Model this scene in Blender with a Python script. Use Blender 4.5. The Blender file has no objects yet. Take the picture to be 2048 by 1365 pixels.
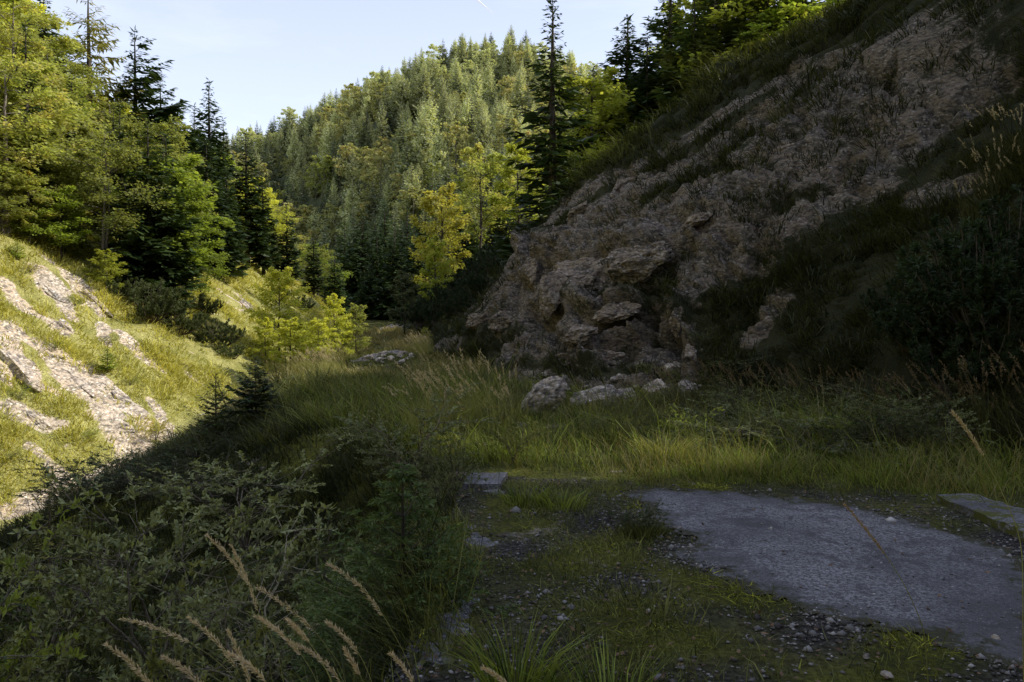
import bpy, math, random
import numpy as np
from mathutils import Vector, noise as mn
from mathutils.bvhtree import BVHTree

SEED = 7
rng = np.random.default_rng(SEED)
random.seed(SEED)
scene = bpy.context.scene
col = scene.collection
PI = math.pi

# ------------------------------------------------------------------ camera
CAM = np.array([0.0, 0.0, 1.7])
FPX = 1500.0
PITCH = math.atan(32.5 / FPX)
FWD = np.array([0, math.cos(PITCH), -math.sin(PITCH)])
UPV = np.array([0, math.sin(PITCH), math.cos(PITCH)])
RGT = np.array([1.0, 0, 0])
cd = bpy.data.cameras.new('camera')
cd.sensor_width = 36.0
cd.lens = 36.0 * FPX / 2048.0
cd.clip_start = 0.05
cd.clip_end = 20000
camo = bpy.data.objects.new('camera', cd)
camo.location = CAM
camo.rotation_euler = (PI / 2 - PITCH, 0, 0)
col.objects.link(camo)
scene.camera = camo


def ray(px, py):
    d = FWD + RGT * ((px - 1024) / FPX) + UPV * ((682.5 - py) / FPX)
    return d


def at(px, py, Y):
    d = ray(px, py)
    return CAM + d * (Y / d[1])


def px_of(P):
    P = np.asarray(P, float) - CAM
    w = P @ FWD
    return 1024 + FPX * (P @ RGT) / w, 682.5 - FPX * (P @ UPV) / w


def to_plane(px, py, z=0.0):
    d = ray(px, py); t = (z - CAM[2]) / d[2]
    return CAM + d * t


SLAB_PX = [(1262, 985), (1330, 975), (1420, 978), (1560, 993), (1700, 1010), (1800, 1028), (1900, 1062), (2100, 1135), (2100, 1330), (1960, 1298), (1840, 1268), (1720, 1240), (1600, 1208), (1500, 1172), (1420, 1130), (1365, 1112), (1392, 1085), (1360, 1062), (1320, 1040), (1290, 1015)]


slab_poly = np.array([to_plane(a, b, .015)[:2] for a, b in SLAB_PX])


def inside(P, poly):
    x, y = P[:, 0], P[:, 1]
    ins = np.zeros(len(P), bool)
    n = len(poly); j = n - 1
    for i in range(n):
        xi, yi = poly[i]; xj, yj = poly[j]
        c = ((yi > y) != (yj > y)) & (x < (xj - xi) * (y - yi) / (yj - yi + 1e-12) + xi)
        ins ^= c; j = i
    return ins

# ------------------------------------------------------------------ light
SUN_AZ, SUN_EL = math.radians(85), math.radians(38)
w = bpy.data.worlds.new('World')
scene.world = w
w.use_nodes = True
nt = w.node_tree
bg = nt.nodes['Background']
sky = nt.nodes.new('ShaderNodeTexSky')
sky.sky_type = 'NISHITA'
sky.sun_disc = False
sky.sun_elevation = SUN_EL
sky.sun_rotation = SUN_AZ
sky.altitude = 800
sky.air_density = 1.0
sky.dust_density = 2.0
sky.ozone_density = 1.5
hz = nt.nodes.new('ShaderNodeMix'); hz.data_type = 'RGBA'; hz.blend_type = 'ADD'
hz.inputs[0].default_value = 1.0
tc = nt.nodes.new('ShaderNodeTexCoord')                    # thin bright haze, whiter toward the horizon, faint cirrus
sep = nt.nodes.new('ShaderNodeSeparateXYZ'); nt.links.new(tc.outputs['Generated'], sep.inputs[0])
mr = nt.nodes.new('ShaderNodeMapRange'); nt.links.new(sep.outputs[2], mr.inputs[0])
mr.inputs[1].default_value = .12; mr.inputs[2].default_value = .55
mp = nt.nodes.new('ShaderNodeMapping'); nt.links.new(tc.outputs['Generated'], mp.inputs[0]); mp.inputs['Scale'].default_value = (1.2, 3, 7); mp.inputs['Rotation'].default_value = (.2, .5, .3)
nz = nt.nodes.new('ShaderNodeTexNoise'); nt.links.new(mp.outputs[0], nz.inputs['Vector']); nz.inputs['Scale'].default_value = 2.2; nz.inputs['Detail'].default_value = 7; nz.inputs['Roughness'].default_value = .6
cm = nt.nodes.new('ShaderNodeMapRange'); nt.links.new(nz.outputs[0], cm.inputs[0]); cm.inputs[1].default_value = .45; cm.inputs[2].default_value = .8; cm.inputs[4].default_value = .55
sb = nt.nodes.new('ShaderNodeMath'); sb.operation = 'SUBTRACT'; sb.use_clamp = True
nt.links.new(mr.outputs[0], sb.inputs[0]); nt.links.new(cm.outputs[0], sb.inputs[1])
hc = nt.nodes.new('ShaderNodeMix'); hc.data_type = 'RGBA'
nt.links.new(sb.outputs[0], hc.inputs[0])
hc.inputs[6].default_value = (6.0, 6.0, 6.3, 1); hc.inputs[7].default_value = (3.7, 3.95, 5.2, 1)
nt.links.new(hc.outputs[2], hz.inputs[7])
nt.links.new(sky.outputs[0], hz.inputs[6])
nt.links.new(hz.outputs[2], bg.inputs[0])
bg.inputs[1].default_value = 0.12
sl = bpy.data.lights.new('sun', 'SUN')
sl.energy = 5.0
sl.angle = math.radians(0.5)
sl.color = (1.0, 0.95, 0.85)
so = bpy.data.objects.new('sun', sl)
SDIR = Vector((math.cos(SUN_EL) * math.sin(SUN_AZ), math.cos(SUN_EL) * math.cos(SUN_AZ), math.sin(SUN_EL)))
so.rotation_euler = SDIR.to_track_quat('Z', 'Y').to_euler()
so.location = (60, 30, 80)
col.objects.link(so)
scene.view_settings.view_transform = 'Standard'
scene.view_settings.look = 'None'
scene.view_settings.exposure = 0
scene.cycles.max_bounces = 6
scene.cycles.diffuse_bounces = 3
scene.cycles.glossy_bounces = 2
scene.cycles.transmission_bounces = 4
scene.cycles.transparent_max_bounces = 4


# ------------------------------------------------------------------ tags
def tag(o, label=None, cat=None, group=None, kind=None):
    if label: o['label'] = label
    if cat: o['category'] = cat
    if group: o['group'] = group
    if kind: o['kind'] = kind
    return o


def empty(name, loc, rz=0.0, s=1.0):
    o = bpy.data.objects.new(name, None)
    o.empty_display_size = 0.2
    o.location = loc
    o.rotation_euler = (0, 0, rz)
    o.scale = (s, s, s)
    col.objects.link(o)
    return o


def mobj(name, me, parent=None):
    o = bpy.data.objects.new(name, me)
    col.objects.link(o)
    if parent is not None: o.parent = parent
    return o


# ------------------------------------------------------------------ mesh buffer
class MB:
    def __init__(s):
        s.v, s.q, s.t, s.a, s.n = [], [], [], [], 0
        s.qm, s.tm = [], []

    def add(s, v, q=None, t=None, var=0.5, m=0):
        v = np.asarray(v, float).reshape(-1, 3)
        if q is not None and len(q):
            q = np.asarray(q, int).reshape(-1, 4)
            s.q.append(q + s.n); s.qm.append(np.full(len(q), m, int))
        if t is not None and len(t):
            t = np.asarray(t, int).reshape(-1, 3)
            s.t.append(t + s.n); s.tm.append(np.full(len(t), m, int))
        a = np.asarray(var, float)
        s.a.append(np.full(len(v), float(a)) if a.ndim == 0 else a)
        s.v.append(v); s.n += len(v)

    def mesh(s, name, mats, smooth=False):
        me = bpy.data.meshes.new(name)
        v = np.concatenate(s.v) if s.v else np.zeros((0, 3))
        q = np.concatenate(s.q) if s.q else np.zeros((0, 4), int)
        t = np.concatenate(s.t) if s.t else np.zeros((0, 3), int)
        me.vertices.add(len(v))
        me.vertices.foreach_set('co', v.astype(np.float32).ravel())
        nl = q.size + t.size
        me.loops.add(nl)
        me.loops.foreach_set('vertex_index', np.concatenate([q.ravel(), t.ravel()]).astype(np.int32))
        me.polygons.add(len(q) + len(t))
        st = np.concatenate([np.arange(len(q)) * 4, q.size + np.arange(len(t)) * 3])
        me.polygons.foreach_set('loop_start', st.astype(np.int32))
        mi = np.concatenate((s.qm or [np.zeros(0, int)]) + (s.tm or [np.zeros(0, int)]))
        me.polygons.foreach_set('material_index', mi.astype(np.int32))
        if smooth:
            me.polygons.foreach_set('use_smooth', np.ones(len(mi), bool))
        me.update(calc_edges=True)
        at_ = me.attributes.new('var', 'FLOAT', 'POINT')
        at_.data.foreach_set('value', np.concatenate(s.a).astype(np.float32))
        for m in (mats if isinstance(mats, (list, tuple)) else [mats]):
            me.materials.append(m)
        return me


def unit(a):
    a = np.asarray(a, float)
    return a / np.maximum(np.linalg.norm(a, axis=-1, keepdims=True), 1e-9)


def tube(mb, pts, rad, sides=5, var=0.5, m=0):
    pts = np.asarray(pts, float); n = len(pts)
    rad = np.broadcast_to(np.asarray(rad, float), (n,))
    tg = unit(np.gradient(pts, axis=0))
    ref = np.array([0.31, 0.17, 0.93]) if abs(tg[0][2]) < .9 else np.array([0.97, .21, 0.1])
    b1 = unit(np.cross(tg, ref)); b2 = np.cross(tg, b1)
    an = np.arange(sides) * 2 * PI / sides
    v = pts[:, None, :] + rad[:, None, None] * (np.cos(an)[None, :, None] * b1[:, None, :] + np.sin(an)[None, :, None] * b2[:, None, :])
    i = np.arange(n - 1)[:, None] * sides; j = np.arange(sides)[None, :]; k = (j + 1) % sides
    q = np.stack([i + j, i + k, i + sides + k, i + sides + j], -1).reshape(-1, 4)
    mb.add(v.reshape(-1, 3), q, var=var, m=m)


def cards(mb, p, a, s, var, m=0, mid=.45):
    n = len(p)
    if n == 0: return
    v = np.stack([p, p + a * mid + s, p + a, p + a * mid - s], 1).reshape(-1, 3)
    q = (np.arange(n)[:, None] * 4 + np.arange(4)[None, :])
    mb.add(v, q, var=np.repeat(np.broadcast_to(var, (n,)), 4), m=m)


def blades(mb, p, up, h, lean, wd, var, m=0, r=rng):
    n = len(p)
    if n == 0: return
    th = r.uniform(0, 2 * PI, n)
    sd = np.stack([np.cos(th), np.sin(th), np.zeros(n)], 1) * wd[:, None]
    uh = up * h[:, None]
    mid = p + uh * .55 + lean * .28
    tip = p + uh * .92 + lean
    v = np.stack([p - sd, p + sd, mid + sd * .75, mid - sd * .75, tip], 1).reshape(-1, 3)
    b = np.arange(n)[:, None] * 5
    vv = np.stack([var * .6, var * .6, var, var, np.minimum(var * 1.15, 1)], 1).ravel()
    mb.add(v, b + np.array([[0, 1, 2, 3]]), b + np.array([[3, 2, 4]]), var=vv, m=m)


# ------------------------------------------------------------------ materials
def newmat(name):
    m = bpy.data.materials.new(name); m.use_nodes = True
    m.node_tree.nodes.clear()
    return m, m.node_tree.nodes, m.node_tree.links


class NB:
    """small helper around one node tree"""
    def __init__(s, name):
        s.m, s.N, s.L = newmat(name)
        s.out = s.N.new('ShaderNodeOutputMaterial')

    def n(s, t, **kw):
        x = s.N.new(t)
        for k, v in kw.items():
            if k.startswith('i_'):
                key = k[2:]
                key = int(key) if key.isdigit() else key.replace('_', ' ')
                inp = x.inputs[key]
                if hasattr(v, 'is_linked') or isinstance(v, bpy.types.NodeSocket): s.L.new(v, inp)
                else: inp.default_value = v
            else:
                setattr(x, k, v)
        return x

    def mix(s, f, a, b, mode='MIX'):
        x = s.N.new('ShaderNodeMix'); x.data_type = 'RGBA'; x.blend_type = mode; x.clamp_factor = True
        for inp, v in ((x.inputs[0], f), (x.inputs[6], a), (x.inputs[7], b)):
            if isinstance(v, bpy.types.NodeSocket): s.L.new(v, inp)
            else: inp.default_value = v if not isinstance(v, tuple) else (v + (1,))[:4]
        return x.outputs[2]

    def math(s, op, a, b=0.0, clamp=False):
        x = s.N.new('ShaderNodeMath'); x.operation = op; x.use_clamp = clamp
        for inp, v in ((x.inputs[0], a), (x.inputs[1], b)):
            if isinstance(v, bpy.types.NodeSocket): s.L.new(v, inp)
            else: inp.default_value = v
        return x.outputs[0]

    def ramp(s, f, lo, hi):
        x = s.N.new('ShaderNodeMapRange'); x.interpolation_type = 'SMOOTHSTEP'
        s.L.new(f, x.inputs[0])
        x.inputs[1].default_value = lo; x.inputs[2].default_value = hi
        return x.outputs[0]

    def noise(s, vec, scale, detail=4, rough=.6, dist=0.0):
        x = s.N.new('ShaderNodeTexNoise')
        s.L.new(vec, x.inputs['Vector'])
        x.inputs['Scale'].default_value = scale; x.inputs['Detail'].default_value = detail
        x.inputs['Roughness'].default_value = rough; x.inputs['Distortion'].default_value = dist
        return x.outputs[0]

    def voro(s, vec, scale, feature='F1', out=0):
        x = s.N.new('ShaderNodeTexVoronoi'); x.feature = feature
        s.L.new(vec, x.inputs['Vector']); x.inputs['Scale'].default_value = scale
        return x.outputs[out]

    def pos(s): return s.N.new('ShaderNodeNewGeometry').outputs['Position']
    def obj(s): return s.N.new('ShaderNodeTexCoord').outputs['Object']

    def attr(s, nm):
        x = s.N.new('ShaderNodeAttribute'); x.attribute_name = nm
        return x

    def scalev(s, vec, sc):
        x = s.N.new('ShaderNodeMapping'); s.L.new(vec, x.inputs[0]); x.inputs['Scale'].default_value = sc
        return x.outputs[0]

    def bump(s, h, strength, dist=.05):
        x = s.N.new('ShaderNodeBump'); s.L.new(h, x.inputs['Height'])
        x.inputs['Strength'].default_value = strength; x.inputs['Distance'].default_value = dist
        return x.outputs[0]

    def principled(s, colr, rough=.9, normal=None, spec=.2):
        x = s.N.new('ShaderNodeBsdfPrincipled')
        if isinstance(colr, bpy.types.NodeSocket): s.L.new(colr, x.inputs['Base Color'])
        else: x.inputs['Base Color'].default_value = colr + (1,)
        x.inputs['Roughness'].default_value = rough
        x.inputs['Specular IOR Level'].default_value = spec
        if normal is not None: s.L.new(normal, x.inputs['Normal'])
        return x.outputs[0]

    def done(s, sh):
        s.L.new(sh, s.out.inputs[0]); return s.m


def leaf_mat(name, c1, c2, c3=None, tr=.4, rough=.55, bright=(.75, 1.25)):
    b = NB(name)
    v = b.attr('var').outputs['Fac']
    c = b.mix(v, c1, c2)
    ran = b.n('ShaderNodeObjectInfo').outputs['Random']
    if c3 is not None:
        nz = b.noise(b.obj(), .9, 2)
        f = b.math('MULTIPLY', b.ramp(nz, .45, .7), b.ramp(ran, .25, .9))
        c = b.mix(f, c, c3)
    br = b.n('ShaderNodeMapRange', i_0=ran, i_3=bright[0], i_4=bright[1]).outputs[0]
    hs = b.n('ShaderNodeHueSaturation', i_Value=br, i_Color=c)
    c = hs.outputs[0]
    d = b.principled(c, rough, spec=.15)
    t = b.n('ShaderNodeBsdfTranslucent', i_Color=b.mix(1.0, c, (1.25, 1.2, .6), 'MULTIPLY'))
    mx = b.n('ShaderNodeMixShader', i_0=tr)
    b.L.new(d, mx.inputs[1]); b.L.new(t.outputs[0], mx.inputs[2])
    return b.done(mx.outputs[0])


def bark_mat(name, c1, c2, sc=18):
    b = NB(name)
    o = b.obj()
    nz = b.noise(b.scalev(o, (1, 1, .25)), sc, 5, .65)
    c = b.mix(b.ramp(nz, .35, .65), c1, c2)
    return b.done(b.principled(c, .9, b.bump(nz, .6, .02)))


M = {}
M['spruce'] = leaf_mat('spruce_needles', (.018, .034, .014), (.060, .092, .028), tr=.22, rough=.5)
M['spruce_sun'] = leaf_mat('sun_tinted_spruce_needles', (.040, .066, .022), (.115, .150, .045), (.17, .17, .05), tr=.3)  # lit copy of the spruce needles, sunlight put into the colour
M['far_spruce'] = leaf_mat('haze_tinted_spruce_needles', (.12, .15, .10), (.32, .35, .19), tr=.3, bright=(.5, 1.3))  # paler and greyer: distance haze painted into the needle colour
M['far_larch'] = leaf_mat('haze_tinted_larch_needles', (.34, .37, .20), (.60, .62, .34), tr=.4, bright=(.5, 1.2))  # larch paled the same way to carry the haze
M['far_beech'] = leaf_mat('haze_tinted_beech_leaves', (.21, .24, .10), (.46, .45, .19), (.48, .36, .15), tr=.4)  # leaf colour lifted to stand in for haze over the far hill
M['larch'] = leaf_mat('larch_needles', (.20, .21, .06), (.42, .38, .12), tr=.4)
M['beech'] = leaf_mat('beech_leaves', (.13, .165, .035), (.44, .465, .14), (.48, .43, .16), tr=.5)
M['beech_green'] = leaf_mat('green_leaves', (.13, .20, .028), (.38, .45, .08), tr=.5)
M['autumn'] = leaf_mat('autumn_leaves', (.24, .27, .035), (.58, .52, .13), (.56, .38, .14), tr=.5, bright=(.95, 1.1))
M['yellow'] = leaf_mat('yellow_leaves', (.24, .30, .035), (.52, .53, .11), tr=.52, bright=(.9, 1.1))
M['maple'] = leaf_mat('maple_leaves', (.24, .30, .04), (.66, .64, .12), tr=.5, bright=(1.0, 1.3))
M['willow_pale'] = leaf_mat('pale_willow_leaves', (.04, .055, .02), (.33, .36, .16), tr=.3, bright=(.9, 1.1))  # pale leaves, brightened further for the light on the front shrubs
M['sapling'] = leaf_mat('young_spruce_needles', (.030, .056, .020), (.135, .185, .055), tr=.3, bright=(.9, 1.1))
M['twig_pale'] = bark_mat('pale_twig_bark', (.18, .15, .11), (.42, .37, .28), 40)  # twig bark lightened to look lit against the dark bank
M['willow'] = leaf_mat('willow_leaves', (.045, .065, .026), (.19, .21, .095), tr=.3)
M['pine'] = leaf_mat('pine_needles', (.050, .070, .022), (.125, .150, .055), tr=.2)
M['pine_dark'] = leaf_mat('dark_pine_needles', (.012, .022, .010), (.035, .055, .020), tr=.15)
M['grass'] = leaf_mat('grass_blades', (.026, .042, .008), (.33, .40, .085), tr=.42)
M['grass_lit'] = leaf_mat('sun_tinted_grass_blades', (.30, .30, .055), (.85, .79, .27), tr=.42)  # blade colour raised to carry the strength of the sun on the slope
M['grass_dry'] = leaf_mat('dry_grass_blades', (.16, .14, .05), (.40, .34, .15), tr=.35)
M['grass_dark'] = leaf_mat('dark_grass_blades', (.020, .030, .009), (.22, .23, .070), tr=.35)
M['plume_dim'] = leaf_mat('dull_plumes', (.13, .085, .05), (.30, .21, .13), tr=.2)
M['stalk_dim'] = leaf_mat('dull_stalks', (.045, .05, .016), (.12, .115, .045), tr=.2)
M['grass_bank'] = leaf_mat('shade_tinted_bank_grass', (.008, .012, .004), (.042, .050, .016), tr=.3)  # grass darkened so the bank's shade is partly in the colour
M['grass_hill'] = leaf_mat('shade_tinted_hillside_grass', (.012, .018, .006), (.085, .090, .030), tr=.3)  # right slope shade painted in: blades darker than lit grass
M['under'] = leaf_mat('undergrowth_leaves', (.010, .017, .006), (.065, .085, .028), tr=.25)
M['stalk'] = leaf_mat('reed_stalks', (.20, .20, .05), (.36, .34, .11), tr=.2)
M['plume'] = leaf_mat('reed_plumes', (.46, .36, .23), (.78, .64, .45), tr=.35, bright=(.85, 1.1))
M['plume_brown'] = leaf_mat('brown_plumes', (.30, .17, .07), (.46, .29, .13), tr=.3, bright=(.9, 1.1))
M['moss'] = leaf_mat('moss_fronds', (.10, .11, .008), (.36, .37, .035), tr=.2)
M['dead_leaf'] = leaf_mat('fallen_leaves', (.05, .03, .02), (.19, .115, .065), tr=.1)
M['bark'] = bark_mat('grey_bark', (.10, .085, .07), (.26, .22, .18))
M['bark_dark'] = bark_mat('dark_bark', (.035, .028, .022), (.10, .08, .06))
M['bark_pale'] = bark_mat('pale_bark', (.22, .20, .175), (.42, .38, .33))
M['twig'] = bark_mat('twig_bark', (.06, .05, .038), (.20, .17, .125), 40)
M['twig_dark'] = bark_mat('dark_twig_bark', (.05, .04, .03), (.13, .10, .07), 40)


def rock_colour(b, P, warm=.5):
    n1 = b.noise(P, .55, 6, .65)
    n2 = b.noise(b.scalev(P, (1, 1, 2.2)), 3.2, 8, .7, .6)
    n3 = b.noise(P, 14, 6, .75)
    c = b.mix(b.ramp(n1, .36, .62), (.33, .30, .27), (.36, .305, .245))
    c = b.mix(b.ramp(n2, .38, .54), (.10, .095, .09), c)
    c = b.mix(b.math('MULTIPLY', b.ramp(n3, .52, .68), .75), c, (.56, .53, .49))
    c = b.mix(b.ramp(n3, .30, .44), b.mix(.55, c, (.05, .045, .04)), c)
    vc = b.n('ShaderNodeTexVoronoi', i_Vector=b.scalev(P, (1, 1, 1.6)), i_Scale=11.0)
    sx = b.n('ShaderNodeSeparateColor', i_0=vc.outputs['Color'])
    chip = b.math('MULTIPLY', b.ramp(sx.outputs[0], .72, .8), b.ramp(vc.outputs['Distance'], .55, .30))
    c = b.mix(b.math('MULTIPLY', chip, .7), c, (.62, .60, .58))
    c = b.mix(b.math('MULTIPLY', b.ramp(sx.outputs[1], .6, .9), .6), c, (.09, .08, .075))
    h = b.math('ADD', b.math('MULTIPLY', n2, 1.0), b.math('ADD', b.math('MULTIPLY', n3, .55), b.math('MULTIPLY', vc.outputs['Distance'], -.5)))
    return c, h


def ground_mat(name, soil1, soil2, grass1, grass2, rock_tint=None):
    """attributes on the mesh: rock, moss (0..1)"""
    b = NB(name)
    P = b.pos()
    rc, rh = rock_colour(b, P)
    if rock_tint: rc = b.mix(1.0, rc, rock_tint, 'MULTIPLY')
    g1 = b.noise(P, 1.1, 5, .65); g2 = b.noise(P, 22, 5, .75)
    gc = b.mix(b.ramp(g1, .35, .65), grass1, grass2)
    gc = b.mix(b.ramp(g2, .40, .62), b.mix(.6, gc, (.02, .02, .012)), gc)
    sc = b.mix(b.ramp(g2, .42, .60), soil1, soil2)
    sp = b.voro(P, 26); spn = b.noise(P, 9, 3)
    sc = b.mix(b.math('MULTIPLY', b.ramp(sp, .34, .18), b.ramp(spn, .50, .60)), sc, (.40, .38, .38))
    g = b.mix(b.attr('moss').outputs['Fac'], sc, gc)
    edge = b.math('ADD', b.attr('rock').outputs['Fac'], b.math('MULTIPLY', b.math('SUBTRACT', b.noise(P, 2.2, 8, .78), .5), 2.0))
    f = b.ramp(edge, .38, .66)
    c = b.mix(f, g, rc)
    hh = b.mix(f, b.mix(.5, g2, b.math('SUBTRACT', 1.0, sp)), rh)
    return b.done(b.principled(c, .95, b.bump(hh, .9, .07), spec=.12))


M['left_ground'] = ground_mat('sun_tinted_slope_ground', (.26, .22, .15), (.44, .38, .27), (.34, .33, .09), (.56, .52, .18), (1.8, 1.66, 1.45))  # sunlit version of the ground, brightness of the sun in its tints
M['right_ground'] = ground_mat('shade_tinted_slope_ground', (.05, .044, .036), (.10, .09, .075), (.022, .026, .010), (.050, .050, .020), (.50, .465, .415))  # shaded version of the ground, tints lowered to deepen the shadow
M['far_ground'] = ground_mat('forest_floor', (.09, .08, .06), (.17, .15, .12), (.06, .075, .03), (.14, .15, .06))
M['floor_ground'] = ground_mat('terrace_ground', (.018, .016, .014), (.060, .054, .050), (.040, .046, .007), (.130, .135, .018), (.75, .72, .7))


def rock_mat(name, tint):
    b = NB(name)
    P = b.pos()
    c, h = rock_colour(b, P)
    c = b.mix(1.0, c, tint, 'MULTIPLY')
    return b.done(b.principled(c, .92, b.bump(h, .9, .06), spec=.15))


M['rock'] = rock_mat('limestone', (1.15, 1.1, 1.04))
M['rock_sunny'] = rock_mat('sun_tinted_limestone', (1.7, 1.6, 1.46))  # limestone tint raised to paint in direct sun
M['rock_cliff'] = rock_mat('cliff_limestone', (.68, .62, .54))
M['rock_pale'] = rock_mat('pale_limestone', (1.2, 1.18, 1.14))
M['rock_dark'] = rock_mat('dark_limestone', (.7, .62, .58))


def concrete(mossy=False):
    b = NB('mossy_concrete' if mossy else 'weathered_concrete')
    P = b.pos()
    n1 = b.noise(P, .8, 5, .6); n2 = b.noise(P, 45, 6, .8); n3 = b.noise(b.scalev(P, (1, 2.2, 1)), 7, 6, .7, .4)
    n4 = b.noise(P, 2.3, 7, .75, .8); n5 = b.noise(P, 9, 8, .75, .5)
    c = b.mix(b.ramp(n1, .35, .65), (.125, .123, .131), (.255, .251, .264))
    c = b.mix(b.ramp(n2, .42, .60), (.055, .054, .056), c)
    c = b.mix(b.math('MULTIPLY', b.ramp(n4, .50, .62), .8), c, (.05, .048, .05))
    c = b.mix(b.math('MULTIPLY', b.ramp(n5, .54, .66), .7), c, (.05, .048, .048))
    c = b.mix(b.ramp(b.voro(P, 55), .18, .08), c, (.34, .33, .34))
    if not mossy:
        ed = b.math('ADD', b.attr('var').outputs['Fac'], b.math('MULTIPLY', b.math('SUBTRACT', b.noise(P, 5, 8, .78), .5), 1.7))
        ed2 = b.math('ADD', b.attr('var').outputs['Fac'], b.math('MULTIPLY', b.math('SUBTRACT', b.noise(P, 1.6, 6, .7), .5), 2.6))
        c = b.mix(b.ramp(ed2, .30, .75), b.mix(.6, c, (.06, .058, .058)), c)
        c = b.mix(b.ramp(ed, .16, .34), b.mix(n2, (.014, .013, .011), (.055, .055, .022)), c)
    if mossy:
        mm = b.math('ADD', b.noise(P, 2.4, 5, .7), b.math('MULTIPLY', b.math('SUBTRACT', b.noise(P, 13, 4, .7), .5), .5))
        c = b.mix(b.ramp(mm, .47, .57), c, b.mix(n2, (.03, .033, .008), (.10, .105, .02)))
    h = b.math('ADD', n2, b.math('MULTIPLY', n5, .8))
    return b.done(b.principled(c, .9, b.bump(h, .35, .008), spec=.25))


M['concrete'] = concrete()
M['concrete_mossy'] = concrete(True)
b_ = NB('pebble_stone')
P_ = b_.pos()
M['pebble'] = b_.done(b_.principled(b_.mix(b_.attr('var').outputs['Fac'], (.05, .045, .042), (.46, .44, .43)), .85, spec=.2))
b_ = NB('vapour')
M['vapour'] = b_.done(b_.principled((.9, .9, .92), 1.0, spec=0))

def facet(x, y, z, sc, tilt=.9):
    v = Vector((x * sc, y * sc, z * sc))
    p0 = mn.voronoi(v)[1][0]
    h = mn.noise_vector(p0 * 3.71 + Vector((11.3, 5.1, 7.7)))
    return h.x * .8 + (v - p0).dot(h) * tilt


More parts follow.
